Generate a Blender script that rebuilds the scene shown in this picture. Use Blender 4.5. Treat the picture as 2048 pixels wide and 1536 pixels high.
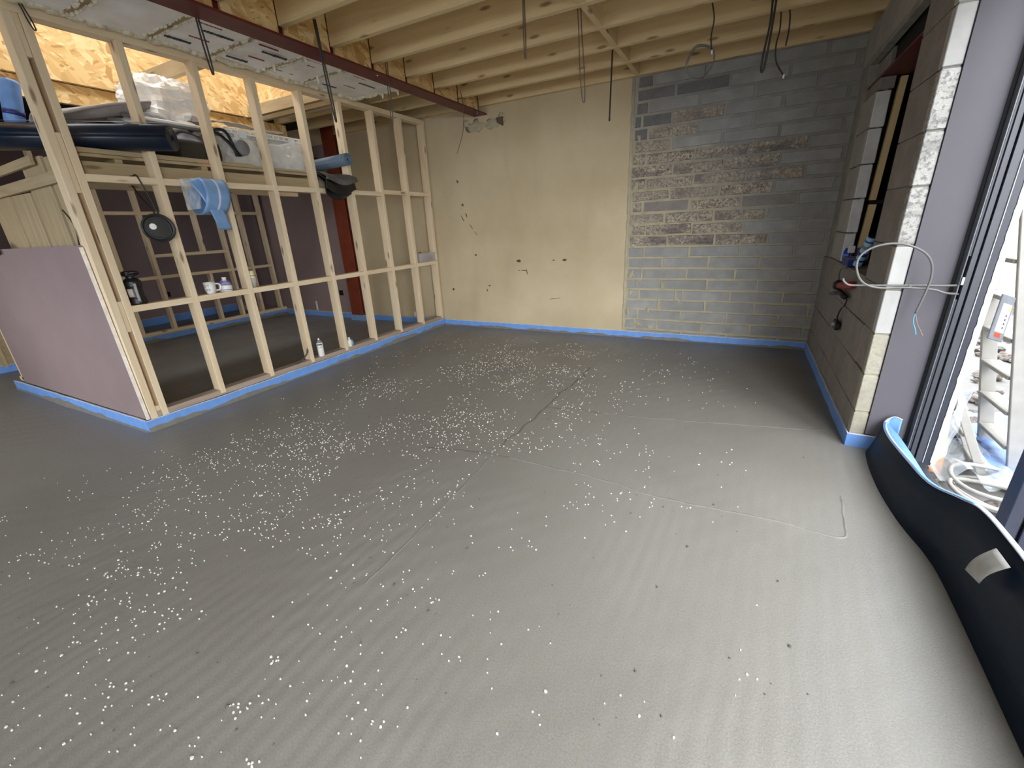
import bpy, bmesh, math, random
from mathutils import Matrix, Vector, noise
R = math.radians
random.seed(7)
for o in list(bpy.data.objects): bpy.data.objects.remove(o)
S = bpy.context.scene
COL = S.collection

# ---------------------------------------------------------------- camera, sky, exposure
cam_d = bpy.data.cameras.new('camera'); cam = bpy.data.objects.new('camera', cam_d); COL.objects.link(cam)
cam_d.sensor_width = 36.0; cam_d.lens = 854.97 * 36.0 / 2048.0; cam_d.clip_start = 0.02
cam.matrix_world = Matrix.Translation((3.6864, -4.9608, 1.2887)) @ Matrix.Rotation(0.489843, 4, 'Z') @ Matrix.Rotation(1.216385, 4, 'X') @ Matrix.Rotation(-0.048599, 4, 'Z')
S.camera = cam
S.view_settings.view_transform = 'Standard'; S.view_settings.look = 'None'
S.view_settings.gamma = 1.0; S.view_settings.use_curve_mapping = False
S.view_settings.exposure = 1.40

world = bpy.data.worlds.new('overcast_sky'); S.world = world; world.use_nodes = True
nt = world.node_tree; nt.nodes.clear()
wo = nt.nodes.new('ShaderNodeOutputWorld'); wb = nt.nodes.new('ShaderNodeBackground')
tcw = nt.nodes.new('ShaderNodeTexCoord'); sepw = nt.nodes.new('ShaderNodeSeparateXYZ'); rampw = nt.nodes.new('ShaderNodeValToRGB')
nt.links.new(tcw.outputs['Generated'], sepw.inputs[0]); nt.links.new(sepw.outputs['Z'], rampw.inputs[0])
rampw.color_ramp.elements[0].position = 0.0; rampw.color_ramp.elements[0].color = (0.80, 0.88, 1.0, 1)
rampw.color_ramp.elements[1].position = 0.7; rampw.color_ramp.elements[1].color = (0.92, 0.96, 1.0, 1)
nt.links.new(rampw.outputs[0], wb.inputs[0]); wb.inputs[1].default_value = 3.6
nt.links.new(wb.outputs[0], wo.inputs[0])

def sun(name, direction, strength, angle, color=(1, 1, 1)):
    d = bpy.data.lights.new(name, 'SUN'); d.energy = strength; d.angle = R(angle); d.color = color
    o = bpy.data.objects.new(name, d); COL.objects.link(o)
    o.rotation_euler = Vector(direction).to_track_quat('-Z', 'Y').to_euler(); return o
def portal(name, loc, rot, sx, sy):
    # daylight portal: emits nothing itself, only guides the sampling of the sky through an opening
    d = bpy.data.lights.new(name, 'AREA'); d.shape = 'RECTANGLE'; d.size = sx; d.size_y = sy; d.cycles.is_portal = True
    o = bpy.data.objects.new(name, d); COL.objects.link(o); o.location = loc; o.rotation_euler = rot; return o
sun('hazy_sun', (-0.62, 0.78, -0.40), 2.8, 60, (1.0, 0.975, 0.94))
portal('door_daylight_portal', (4.70, -4.55, 1.12), (0, R(90), 0), 2.3, 4.9)
portal('rear_window_portal', (0.22, -7.21, 1.35), (R(90), 0, 0), 1.85, 1.5)
portal('rooflight_portal', (-0.72, -2.72, 3.49), (0, 0, 0), .5, 2.8)

# ---------------------------------------------------------------- materials
def newmat(name):
    m = bpy.data.materials.new(name); m.use_nodes = True
    t = m.node_tree; b = t.nodes['Principled BSDF']; return m, t, b
def N(t, kind, **kw):
    n = t.nodes.new('ShaderNode' + kind)
    for k, v in kw.items():
        if k.startswith('i_'): n.inputs[k[2:].replace('_', ' ')].default_value = v
        else: setattr(n, k, v)
    return n
def ramp(t, src, stops):
    r = t.nodes.new('ShaderNodeValToRGB'); e = r.color_ramp.elements
    while len(e) < len(stops): e.new(0.5)
    for i, (p, c) in enumerate(stops): e[i].position = p; e[i].color = (*c, 1)
    t.links.new(src, r.inputs[0]); return r.outputs[0]
def mixc(t, fac, a, b, mode='MIX'):
    n = t.nodes.new('ShaderNodeMix'); n.data_type = 'RGBA'; n.blend_type = mode
    for sock, v in ((n.inputs[0], fac), (n.inputs[6], a), (n.inputs[7], b)):
        if hasattr(v, 'is_linked'): t.links.new(v, sock)
        elif isinstance(v, (int, float)): sock.default_value = v
        else: sock.default_value = (*v, 1)
    return n.outputs[2]
def math_(t, op, a, b=0.0, clamp=False):
    n = t.nodes.new('ShaderNodeMath'); n.operation = op; n.use_clamp = clamp
    for s, v in ((n.inputs[0], a), (n.inputs[1], b)):
        if hasattr(v, 'is_linked'): t.links.new(v, s)
        else: s.default_value = v
    return n.outputs[0]
def coords(t, scale=(1, 1, 1), kind='Object', rnd=False, rot=(0, 0, 0)):
    tc = t.nodes.new('ShaderNodeTexCoord'); mp = t.nodes.new('ShaderNodeMapping')
    mp.inputs['Scale'].default_value = scale; mp.inputs['Rotation'].default_value = rot
    t.links.new(tc.outputs[kind], mp.inputs[0])
    if rnd:
        oi = t.nodes.new('ShaderNodeObjectInfo'); cb = t.nodes.new('ShaderNodeCombineXYZ')
        t.links.new(math_(t, 'MULTIPLY', oi.outputs['Random'], 37.0), cb.inputs[0])
        t.links.new(math_(t, 'MULTIPLY', oi.outputs['Random'], 91.0), cb.inputs[1])
        t.links.new(cb.outputs[0], mp.inputs['Location'])
    return mp.outputs[0]
def noise_(t, vec, scale=5, detail=3, rough=0.55, dist=0.0):
    n = N(t, 'TexNoise'); n.inputs['Scale'].default_value = scale; n.inputs['Detail'].default_value = detail
    n.inputs['Roughness'].default_value = rough; n.inputs['Distortion'].default_value = dist
    t.links.new(vec, n.inputs['Vector']); return n.outputs[0]
def bump(t, b, h, strength=0.3, dist=0.01):
    n = N(t, 'Bump'); n.inputs['Strength'].default_value = strength; n.inputs['Distance'].default_value = dist
    t.links.new(h, n.inputs['Height']); t.links.new(n.outputs[0], b.inputs['Normal'])
def plain(name, col, rough=0.6, metal=0.0, var=0.12, scale=18, bmp=0.0, trans=0.0, alpha=1.0, spec=None):
    m, t, b = newmat(name); v = coords(t)
    n = noise_(t, v, scale, 3)
    lo = tuple(c * (1 - var) for c in col); hi = tuple(min(1, c * (1 + var)) for c in col)
    t.links.new(ramp(t, n, [(0.3, lo), (0.7, hi)]), b.inputs['Base Color'])
    b.inputs['Roughness'].default_value = rough; b.inputs['Metallic'].default_value = metal
    b.inputs['Transmission Weight'].default_value = trans; b.inputs['Alpha'].default_value = alpha
    if spec is not None: b.inputs['Specular IOR Level'].default_value = spec
    if bmp: bump(t, b, noise_(t, v, scale * 3, 4), bmp, 0.004)
    return m
def wood(name, light, dark, knot=(0.16, 0.085, 0.035), knots=True, rough=0.65):
    m, t, b = newmat(name)
    v = coords(t, (0.7, 9, 9), rnd=True)
    n1 = noise_(t, v, 3.0, 4, 0.6, 0.6)
    n2 = noise_(t, coords(t, (1.5, 60, 60), rnd=True), 3.0, 2)
    oi = t.nodes.new('ShaderNodeObjectInfo')
    c = ramp(t, n1, [(0.3, dark), (0.62, light)])
    c = mixc(t, math_(t, 'MULTIPLY', n2, 0.35), c, tuple(x * 0.72 for x in light))
    c = mixc(t, math_(t, 'MULTIPLY', oi.outputs['Random'], 0.3), c, tuple(x * y for x, y in zip(light, (0.85, 0.8, 0.72))))
    if knots:
        vo = N(t, 'TexVoronoi'); vo.inputs['Scale'].default_value = 1.0
        t.links.new(coords(t, (3.0, 11, 11), rnd=True), vo.inputs['Vector'])
        k = ramp(t, vo.outputs['Distance'], [(0.08, (1, 1, 1)), (0.17, (0, 0, 0))])
        c = mixc(t, math_(t, 'MULTIPLY', k, 0.75), c, knot)
    t.links.new(c, b.inputs['Base Color']); b.inputs['Roughness'].default_value = rough
    bump(t, b, n2, 0.15, 0.002)
    return m
def osb(name):
    m, t, b = newmat(name); v = coords(t); cs = []
    w = N(t, 'TexNoise'); w.inputs['Scale'].default_value = 3.0; t.links.new(v, w.inputs['Vector'])
    add = mixc(t, 0.10, v, w.outputs['Color'])
    for sc, ro, seed in (((8, 11, 46), (0.55, 0.0, 0.0), 0), ((9, 13, 60), (-0.35, 0.2, 0.0), 5), ((40, 10, 12), (1.2, 0.5, 0.0), 9)):
        mr = t.nodes.new('ShaderNodeMapping'); mr.inputs['Rotation'].default_value = ro; t.links.new(add, mr.inputs[0])
        mp = t.nodes.new('ShaderNodeMapping'); mp.inputs['Scale'].default_value = sc; mp.inputs['Location'].default_value = (seed, seed, seed); t.links.new(mr.outputs[0], mp.inputs[0])
        vo = N(t, 'TexVoronoi'); vo.inputs['Scale'].default_value = 1.0; t.links.new(mp.outputs[0], vo.inputs['Vector'])
        sx = N(t, 'SeparateColor'); t.links.new(vo.outputs['Color'], sx.inputs[0])
        cs.append((ramp(t, sx.outputs[0], [(0.0, (0.50, 0.29, 0.10)), (0.25, (0.70, 0.46, 0.19)), (0.7, (0.80, 0.58, 0.27)), (1.0, (0.88, 0.70, 0.40))]), vo.outputs['Distance'], sx.outputs[1]))
    c = mixc(t, ramp(t, cs[0][2], [(0.45, (0, 0, 0)), (0.5, (1, 1, 1))]), cs[0][0], cs[1][0])
    c = mixc(t, ramp(t, cs[2][2], [(0.68, (0, 0, 0)), (0.72, (1, 1, 1))]), c, cs[2][0])
    t.links.new(c, b.inputs['Base Color']); b.inputs['Roughness'].default_value = 0.6
    bump(t, b, cs[1][1], 0.2, 0.003); return m

M = {}
M['pine'] = wood('pine_stud', (0.88, 0.74, 0.53), (0.78, 0.60, 0.38))
M['joist'] = wood('joist_timber', (0.80, 0.63, 0.36), (0.68, 0.51, 0.27))
M['pallet'] = wood('rough_board', (0.50, 0.40, 0.25), (0.36, 0.27, 0.15), rough=0.8)
M['shaded_stud'] = wood('shaded_pine_stud', (0.58, 0.36, 0.20), (0.46, 0.25, 0.12), knots=False)  # stud side deep in the groove, its shade put into the colour
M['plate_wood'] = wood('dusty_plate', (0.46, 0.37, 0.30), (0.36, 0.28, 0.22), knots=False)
M['osb'] = osb('osb_board')
M['yellow_wood'] = wood('jamb_batten', (0.90, 0.70, 0.38), (0.82, 0.60, 0.30), knots=False)
M['foam'] = plain('blue_edge_foam', (0.17, 0.36, 0.80), 0.55, var=0.08)
M['underlay'] = plain('grey_blue_underlay', (0.13, 0.19, 0.26), 0.5, var=0.1)
M['foam_light'] = plain('pale_blue_foam', (0.20, 0.36, 0.62), 0.4, var=0.1)
M['foam_edge'] = plain('white_foam_edge', (0.62, 0.68, 0.82), 0.6)
M['film_navy'] = plain('navy_film', (0.003, 0.012, 0.030), 0.5, var=0.15, spec=0.25)
M['navy_roll'] = plain('navy_membrane', (0.005, 0.013, 0.030), 0.32, var=0.2)
M['pink'] = plain('pink_plasterboard', (0.28, 0.21, 0.212), 0.85, var=0.05, scale=3)
M['pink_edge'] = plain('plasterboard_edge', (0.86, 0.80, 0.72), 0.8)
M['grey_board'] = plain('grey_plasterboard', (0.115, 0.109, 0.127), 0.8, var=0.05, scale=3)
M['steel_red'] = plain('red_oxide_steel', (0.115, 0.012, 0.012), 0.5, var=0.2, scale=7)
M['column_red'] = plain('orange_red_oxide_steel', (0.20, 0.038, 0.016), 0.55, var=0.2, scale=7)
def mortar_mat():
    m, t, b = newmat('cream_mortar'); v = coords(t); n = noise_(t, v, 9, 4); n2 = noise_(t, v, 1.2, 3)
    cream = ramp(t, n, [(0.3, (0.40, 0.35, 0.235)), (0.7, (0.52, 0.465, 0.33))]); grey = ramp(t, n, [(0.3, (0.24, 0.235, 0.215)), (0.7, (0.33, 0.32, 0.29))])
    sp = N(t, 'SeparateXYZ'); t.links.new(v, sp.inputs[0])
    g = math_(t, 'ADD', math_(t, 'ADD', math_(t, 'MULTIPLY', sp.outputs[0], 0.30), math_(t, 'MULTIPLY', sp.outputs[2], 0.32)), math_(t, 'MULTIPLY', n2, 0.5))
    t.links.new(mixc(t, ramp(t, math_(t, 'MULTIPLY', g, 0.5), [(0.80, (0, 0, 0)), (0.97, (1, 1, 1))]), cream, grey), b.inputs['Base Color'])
    b.inputs['Roughness'].default_value = 0.95; bump(t, b, noise_(t, v, 27, 4), 0.6, 0.004); return m
M['mortar'] = mortar_mat()
M['mortar_grey'] = plain('grey_mortar', (0.30, 0.285, 0.25), 0.95, var=0.2, scale=12, bmp=0.6)
M['black'] = plain('black_plastic', (0.010, 0.010, 0.011), 0.45)
M['dark'] = plain('dark_lining_and_shade', (0.018, 0.014, 0.012), 0.9)
M['cable'] = plain('dark_grey_cable', (0.035, 0.032, 0.03), 0.5)
M['cable_grey'] = plain('grey_cable', (0.15, 0.147, 0.143), 0.45, var=0.04)
M['cable_thin'] = plain('brown_cable', (0.10, 0.08, 0.06), 0.5)
M['white'] = plain('white_plastic', (0.82, 0.82, 0.80), 0.4, var=0.03)
M['white_paint'] = plain('dulled_white_paint', (0.31, 0.30, 0.28), 0.6, var=0.1, scale=9)  # white toned down evenly to hold back the outdoor glare
M['alu'] = plain('anthracite_frame', (0.026, 0.030, 0.045), 0.4, var=0.15)
M['alu_mid'] = plain('grey_frame_face', (0.055, 0.06, 0.075), 0.4, var=0.1)
M['alu_light'] = plain('light_frame_strip', (0.16, 0.175, 0.20), 0.4, var=0.1)
M['tape'] = plain('torn_white_film', (0.74, 0.79, 0.84), 0.5, var=0.15, scale=40)
M['blue_plastic'] = plain('blue_plastic', (0.02, 0.07, 0.55), 0.35)
M['navy_plastic'] = plain('dark_blue_plastic', (0.02, 0.035, 0.20), 0.4)
M['sky_label'] = plain('light_blue_label', (0.30, 0.55, 0.80), 0.4, var=0.15, scale=30)
M['red'] = plain('red_plastic', (0.35, 0.03, 0.03), 0.4)
M['red_bright'] = plain('bright_red', (0.62, 0.06, 0.03), 0.4)
M['grey_plastic'] = plain('grey_plastic', (0.22, 0.23, 0.24), 0.4)
M['chrome'] = plain('steel_bright', (0.6, 0.6, 0.58), 0.3, 0.9)
M['ink'] = plain('dark_ink', (0.04, 0.045, 0.06), 0.7)
M['red_ink'] = plain('red_ink', (0.30, 0.06, 0.06), 0.7)
M['foil'] = plain('foil_facing', (0.86, 0.85, 0.84), 0.42, 0.0, var=0.10, scale=5, bmp=0.15)
M['expanding'] = plain('cream_expanding_foam', (0.70, 0.64, 0.50), 0.85, var=0.1, bmp=0.5)
M['orange'] = plain('orange_board', (0.75, 0.36, 0.16), 0.7)
M['yellow'] = plain('pale_yellow_plastic', (0.80, 0.74, 0.45), 0.4)
M['brown'] = plain('brown_rag', (0.11, 0.085, 0.07), 0.9)
M['dust_mat'] = plain('grey_brown_rubber', (0.11, 0.105, 0.095), 0.8, var=0.25)
M['grey_cloth'] = plain('grey_dust_sheet', (0.48, 0.45, 0.46), 0.8, var=0.2, scale=6)
M['stain'] = plain('brown_stain', (0.10, 0.075, 0.05), 0.9, var=0.3)
M['green_label'] = plain('purple_label', (0.25, 0.25, 0.50), 0.5, var=0.5, scale=40)
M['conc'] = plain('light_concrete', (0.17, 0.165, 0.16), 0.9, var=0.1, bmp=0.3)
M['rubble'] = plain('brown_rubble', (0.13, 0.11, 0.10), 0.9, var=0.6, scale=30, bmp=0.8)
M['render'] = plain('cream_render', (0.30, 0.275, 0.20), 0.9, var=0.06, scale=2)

def film(name, col, mix, rough=0.3):
    m, t, b = newmat(name)
    b.inputs['Base Color'].default_value = (*col, 1); b.inputs['Roughness'].default_value = rough
    tr = N(t, 'BsdfTransparent'); mx = N(t, 'MixShader')
    n = noise_(t, coords(t), 9, 4)
    f = math_(t, 'ADD', math_(t, 'MULTIPLY', n, 0.5), mix - 0.25, True)
    t.links.new(f, mx.inputs[0]); t.links.new(tr.outputs[0], mx.inputs[1]); t.links.new(b.outputs[0], mx.inputs[2])
    t.links.new(mx.outputs[0], t.nodes['Material Output'].inputs[0]); return m
M['poly'] = film('clear_polythene', (0.75, 0.82, 0.88), 0.42)
M['poly_white'] = film('white_polythene', (0.95, 0.95, 0.94), 0.92)
M['clear_box'] = film('clear_plastic', (0.92, 0.93, 0.92), 0.30)
M['clear_rim'] = film('clear_plastic_rim', (0.93, 0.94, 0.93), 0.85)
M['clear_wrap'] = film('clear_wrap', (0.60, 0.58, 0.58), 0.6)

def block_mat(name, base, rough_spots=0.0, dark=(0.10, 0.095, 0.09), light=None, pits=60, bstr=0.35):
    m, t, b = newmat(name); v = coords(t, rnd=True)
    n = noise_(t, v, 7, 4); n2 = noise_(t, v, pits, 3, 0.7)
    oi = t.nodes.new('ShaderNodeObjectInfo')
    c = ramp(t, n, [(0.3, tuple(x * 0.82 for x in base)), (0.7, tuple(min(1, x * 1.12) for x in base))])
    c = mixc(t, math_(t, 'MULTIPLY', oi.outputs['Random'], 0.35), c, tuple(x * 0.72 for x in base))
    if rough_spots:
        k = ramp(t, n2, [(0.50, (0, 0, 0)), (0.60, (1, 1, 1))])
        c = mixc(t, math_(t, 'MULTIPLY', k, rough_spots), c, dark)
        k2 = ramp(t, noise_(t, coords(t, (3, 9, 9), rnd=True), 2.0, 4, 0.65), [(0.52, (0, 0, 0)), (0.66, (1, 1, 1))])
        c = mixc(t, math_(t, 'MULTIPLY', k2, rough_spots * 0.8), c, dark)
    t.links.new(c, b.inputs['Base Color']); b.inputs['Roughness'].default_value = 0.95
    bump(t, b, n2, bstr, 0.006); return m
M['block'] = block_mat('grey_block', (0.35, 0.35, 0.335))
M['block_dark'] = block_mat('dark_grey_block', (0.20, 0.20, 0.20), 0.25, (0.07, 0.07, 0.07))
def hacked_mat():
    m, t, b = newmat('hacked_block'); v = coords(t, rnd=True); oi = t.nodes.new('ShaderNodeObjectInfo')
    n1 = noise_(t, v, 48, 5, 0.75, 0.4); n2 = noise_(t, v, 110, 3, 0.7); n3 = noise_(t, coords(t, (2.2, 6, 7), rnd=True), 1.6, 4, 0.6)
    c = ramp(t, n1, [(0.36, (0.11, 0.092, 0.088)), (0.47, (0.33, 0.28, 0.22)), (0.55, (0.52, 0.45, 0.34)), (0.66, (0.72, 0.64, 0.50))])
    c = mixc(t, ramp(t, n3, [(0.47, (0, 0, 0)), (0.66, (0.85, 0.85, 0.85))]), c, (0.12, 0.10, 0.105))
    c = mixc(t, math_(t, 'MULTIPLY', oi.outputs['Random'], 0.45), c, (0.33, 0.295, 0.25))
    t.links.new(c, b.inputs['Base Color']); b.inputs['Roughness'].default_value = 0.95
    bump(t, b, math_(t, 'ADD', n1, math_(t, 'MULTIPLY', n2, 0.5)), 0.8, 0.010); return m
M['block_rough'] = hacked_mat()
M['block_purple'] = block_mat('smooth_brown_block', (0.30, 0.272, 0.25), 0.15)
M['aerated'] = block_mat('white_aerated_block', (0.52, 0.52, 0.51), bstr=0.15)
M['jamb_lit_white'] = block_mat('lit_white_block', (0.84, 0.84, 0.83), bstr=0.15)  # lighter copy of the white block, the jamb's brightness put into colour
M['aerated_grey'] = block_mat('grey_aerated_block', (0.42, 0.40, 0.37), bstr=0.15)
M['aggregate'] = block_mat('speckled_aggregate_block', (0.46, 0.455, 0.435), 0.6, (0.10, 0.10, 0.10), bstr=0.6)
M['buff'] = block_mat('buff_block', (0.42, 0.395, 0.32), 0.35, (0.28, 0.26, 0.22), bstr=0.6)

def plaster_mat():
    m, t, b = newmat('bare_plaster'); v = coords(t)
    n = noise_(t, v, 1.3, 5, 0.6)
    c = ramp(t, n, [(0.3, (0.50, 0.405, 0.25)), (0.7, (0.63, 0.53, 0.355))])
    s = noise_(t, v, 55, 2); k = ramp(t, s, [(0.70, (0, 0, 0)), (0.76, (1, 1, 1))])
    sep = N(t, 'SeparateXYZ'); t.links.new(v, sep.inputs[0])
    low = ramp(t, sep.outputs['Z'], [(0.05, (0.7, 0.7, 0.7)), (0.9, (0.12, 0.12, 0.12))])
    c = mixc(t, math_(t, 'MULTIPLY', k, low), c, (0.17, 0.13, 0.09))
    n3 = noise_(t, coords(t, (1, 1, 0.25)), 3.0, 3); k3 = ramp(t, n3, [(0.55, (0, 0, 0)), (0.75, (1, 1, 1))])
    c = mixc(t, math_(t, 'MULTIPLY', k3, 0.35), c, (0.40, 0.33, 0.22))
    t.links.new(c, b.inputs['Base Color']); b.inputs['Roughness'].default_value = 0.9
    bump(t, b, noise_(t, v, 40, 3), 0.12, 0.004); return m
M['plaster'] = plaster_mat()

def screed_mat():
    m, t, b = newmat('wet_screed'); v = coords(t)
    n = noise_(t, v, 1.1, 5, 0.6); n2 = noise_(t, v, 160, 3, 0.7)
    c = ramp(t, n, [(0.3, (0.195, 0.186, 0.166)), (0.7, (0.245, 0.236, 0.214))])
    c = mixc(t, 0.35, c, ramp(t, n2, [(0.35, (0.155, 0.149, 0.135)), (0.65, (0.29, 0.282, 0.262))]))
    # trowel and rake marks
    hs = []
    for rot, sc, seed in ((0.12, 15.0, 0.0), (1.05, 11.0, 3.0)):
        w = N(t, 'TexWave'); w.wave_type = 'BANDS'; w.bands_direction = 'X'
        w.inputs['Scale'].default_value = sc * 0.35; w.inputs['Distortion'].default_value = 4.0; w.inputs['Detail'].default_value = 3
        w.inputs['Detail Scale'].default_value = 0.8
        t.links.new(coords(t, (1, 0.55, 1), rot=(0, 0, rot)), w.inputs['Vector'])
        msk = ramp(t, noise_(t, coords(t, (1, 1, 1), rot=(0, 0, seed)), 0.55 + 0.1 * seed, 2), [(0.42, (0, 0, 0)), (0.6, (1, 1, 1))])
        hs.append(math_(t, 'MULTIPLY', w.outputs['Fac'], msk))
    h = math_(t, 'ADD', hs[0], hs[1])
    c = mixc(t, math_(t, 'MULTIPLY', h, 0.14), c, (0.165, 0.158, 0.145))
    hh = math_(t, 'ADD', math_(t, 'MULTIPLY', h, 0.32), math_(t, 'MULTIPLY', n2, 0.45))
    t.links.new(c, b.inputs['Base Color'])
    r = ramp(t, noise_(t, v, 2.2, 3), [(0.35, (0.34, 0.34, 0.34)), (0.65, (0.50, 0.50, 0.50))])
    t.links.new(r, b.inputs['Roughness']); b.inputs['Specular IOR Level'].default_value = 0.5
    bump(t, b, hh, 0.45, 0.006); return m
M['screed'] = screed_mat()
M['screed_mark'] = plain('screed_ridge', (0.20, 0.195, 0.18), 0.5)
M['screed_crack'] = plain('screed_crack', (0.125, 0.118, 0.105), 0.7)

# ---------------------------------------------------------------- mesh helpers
class MB:
    def __init__(s): s.v = []; s.f = []
    def add(s, vs, fs):
        o = len(s.v); s.v += [tuple(p) for p in vs]; s.f += [tuple(i + o for i in f) for f in fs]; return s
    def box(s, lo, hi):
        (a, b, c), (d, e, f) = lo, hi
        return s.add([(a, b, c), (d, b, c), (d, e, c), (a, e, c), (a, b, f), (d, b, f), (d, e, f), (a, e, f)],
                     [(0, 3, 2, 1), (4, 5, 6, 7), (0, 1, 5, 4), (1, 2, 6, 5), (2, 3, 7, 6), (3, 0, 4, 7)])
    def tube(s, path, r, n=8, closed=False, flat=1.0):
        P = [Vector(p) for p in path]; k = len(P); rings = []; up = None
        for i, p in enumerate(P):
            a = P[(i - 1) % k] if closed or i else P[0]; c = P[(i + 1) % k] if closed or i < k - 1 else P[-1]
            d = (c - a).normalized()
            if up is None: up = d.orthogonal().normalized()
            up = (up - d * up.dot(d)); up = up.normalized() if up.length > 1e-6 else d.orthogonal().normalized()
            sd = d.cross(up); rr = r[i] if isinstance(r, (list, tuple)) else r
            rings.append([p + up * (math.cos(2 * math.pi * j / n) * rr) + sd * (math.sin(2 * math.pi * j / n) * rr * flat) for j in range(n)])
        vs = [q for g in rings for q in g]; fs = []
        for i in range(k if closed else k - 1):
            i2 = (i + 1) % k
            for j in range(n): fs.append((i * n + j, i * n + (j + 1) % n, i2 * n + (j + 1) % n, i2 * n + j))
        if not closed: fs += [tuple(range(n))[::-1], tuple((k - 1) * n + j for j in range(n))]
        return s.add(vs, fs)
    def lathe(s, prof, base=(0, 0, 0), axis=(0, 0, 1), n=20):
        q = Vector((0, 0, 1)).rotation_difference(Vector(axis).normalized()); B = Vector(base); vs = []; fs = []
        for (r, h) in prof:
            for j in range(n):
                a = 2 * math.pi * j / n; vs.append(B + q @ Vector((r * math.cos(a), r * math.sin(a), h)))
        for i in range(len(prof) - 1):
            for j in range(n): fs.append((i * n + j, i * n + (j + 1) % n, (i + 1) * n + (j + 1) % n, (i + 1) * n + j))
        fs += [tuple(range(n))[::-1], tuple((len(prof) - 1) * n + j for j in range(n))]
        return s.add(vs, fs)
    def grid(s, fn, nu, nv):
        vs = [fn(i / nu, j / nv) for i in range(nu + 1) for j in range(nv + 1)]
        fs = [(i * (nv + 1) + j, (i + 1) * (nv + 1) + j, (i + 1) * (nv + 1) + j + 1, i * (nv + 1) + j + 1) for i in range(nu) for j in range(nv)]
        return s.add(vs, fs)
    def prism(s, poly, lo, hi, axis=1):
        k = len(poly); f = lambda p, h: {0: (h, p[0], p[1]), 1: (p[0], h, p[1]), 2: (p[0], p[1], h)}[axis]
        return s.add([f(p, lo) for p in poly] + [f(p, hi) for p in poly],
                     [tuple(range(k))[::-1], tuple(range(k, 2 * k))] + [(i, (i + 1) % k, k + (i + 1) % k, k + i) for i in range(k)])
def obj(name, mb, mat, parent=None, smooth=False, bevel=0.0, solid=0.0, mw=None, sub=0, loc=None):
    me = bpy.data.meshes.new(name); me.from_pydata(mb.v, [], mb.f); me.validate()
    bm = bmesh.new(); bm.from_mesh(me); bmesh.ops.recalc_face_normals(bm, faces=bm.faces); bm.to_mesh(me); bm.free()
    me.materials.append(M[mat] if isinstance(mat, str) else mat)
    if smooth: me.polygons.foreach_set('use_smooth', [True] * len(me.polygons))
    o = bpy.data.objects.new(name, me); COL.objects.link(o)
    if loc is not None: o.location = loc
    if mw is not None: o.matrix_world = mw
    put(o, parent)
    if solid: md = o.modifiers.new('solid', 'SOLIDIFY'); md.thickness = solid; md.offset = 0
    if sub: md = o.modifiers.new('sub', 'SUBSURF'); md.levels = sub; md.render_levels = sub
    if bevel: md = o.modifiers.new('bevel', 'BEVEL'); md.width = bevel; md.segments = 1; md.limit_method = 'ANGLE'
    return o
def put(o, parent):
    # every parent sits at the origin without rotation unless given a place; keep world coordinates
    if parent is None: return
    o.parent = parent
    o.matrix_parent_inverse = WORLD.get(parent.name, Matrix()).inverted()
WORLD = {}
def tag(o, label=None, cat=None, group=None, kind=None):
    if label: o['label'] = label
    if cat: o['category'] = cat
    if group: o['group'] = group
    if kind: o['kind'] = kind
    return o
def thing(name, label, cat, loc=(0, 0, 0), group=None, rz=0.0):
    o = bpy.data.objects.new(name, None); COL.objects.link(o); o.location = loc; o.empty_display_size = 0.1
    WORLD[o.name] = Matrix.Translation(loc)
    return tag(o, label, cat, group)
def board(name, p0, p1, w, h, mat, parent=None, up=(0, 0, 1), bevel=0.002, kind=None):
    """a length of timber from p0 to p1 (centre line), w across, h along up; long axis is local X so the grain follows it"""
    p0, p1 = Vector(p0), Vector(p1); d = (p1 - p0); L = d.length; d.normalize()
    u = Vector(up); u = (u - d * u.dot(d)); u = u.normalized() if u.length > 1e-5 else d.orthogonal().normalized()
    s = u.cross(d)
    mw = Matrix((d, s, u)).transposed().to_4x4(); mw.translation = (p0 + p1) / 2
    o = obj(name, MB().box((-L / 2, -w / 2, -h / 2), (L / 2, w / 2, h / 2)), mat, parent, bevel=bevel, mw=mw)
    if kind: o['kind'] = kind
    return o
def smooth_path(pts, k=5):
    P = [Vector(p) for p in pts]; out = []
    for i in range(len(P) - 1):
        a, b, c, d = P[max(i - 1, 0)], P[i], P[i + 1], P[min(i + 2, len(P) - 1)]
        for j in range(k):
            t = j / k
            out.append(0.5 * ((2 * b) + (c - a) * t + (2 * a - 5 * b + 4 * c - d) * t * t + (3 * b - a - 3 * c + d) * t ** 3))
    return out + [P[-1]]
def blob(center, dims, amp=0.25, freq=2.0, nu=28, nv=18, seed=0, flat_bottom=True, fine=0.0):
    mb = MB(); C = Vector(center); off = Vector((seed * 3.1, seed * 1.7, seed * 5.3))
    def fn(u, v):
        th = 2 * math.pi * u; ph = math.pi * v
        d = Vector((math.sin(ph) * math.cos(th), math.sin(ph) * math.sin(th), math.cos(ph)))
        r = 1 + amp * noise.noise(d * freq + off) + fine * abs(noise.noise(d * freq * 4 + off))
        p = Vector((d.x * dims[0], d.y * dims[1], d.z * dims[2])) * r
        if flat_bottom and p.z < -dims[2] * 0.8: p.z = -dims[2] * 0.8
        return C + p
    return mb.grid(fn, nu, nv)
def text_mb(txt, size, place):
    cu = bpy.data.curves.new('t', 'FONT'); cu.body = txt; cu.size = size; cu.align_x = 'CENTER'; cu.resolution_u = 2
    o = bpy.data.objects.new('t', cu); COL.objects.link(o)
    me = o.to_mesh(); mb = MB()
    mb.add([place(v.co.x, v.co.y) for v in me.vertices], [tuple(p.vertices) for p in me.polygons])
    o.to_mesh_clear(); bpy.data.objects.remove(o); bpy.data.curves.remove(cu); return mb

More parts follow.
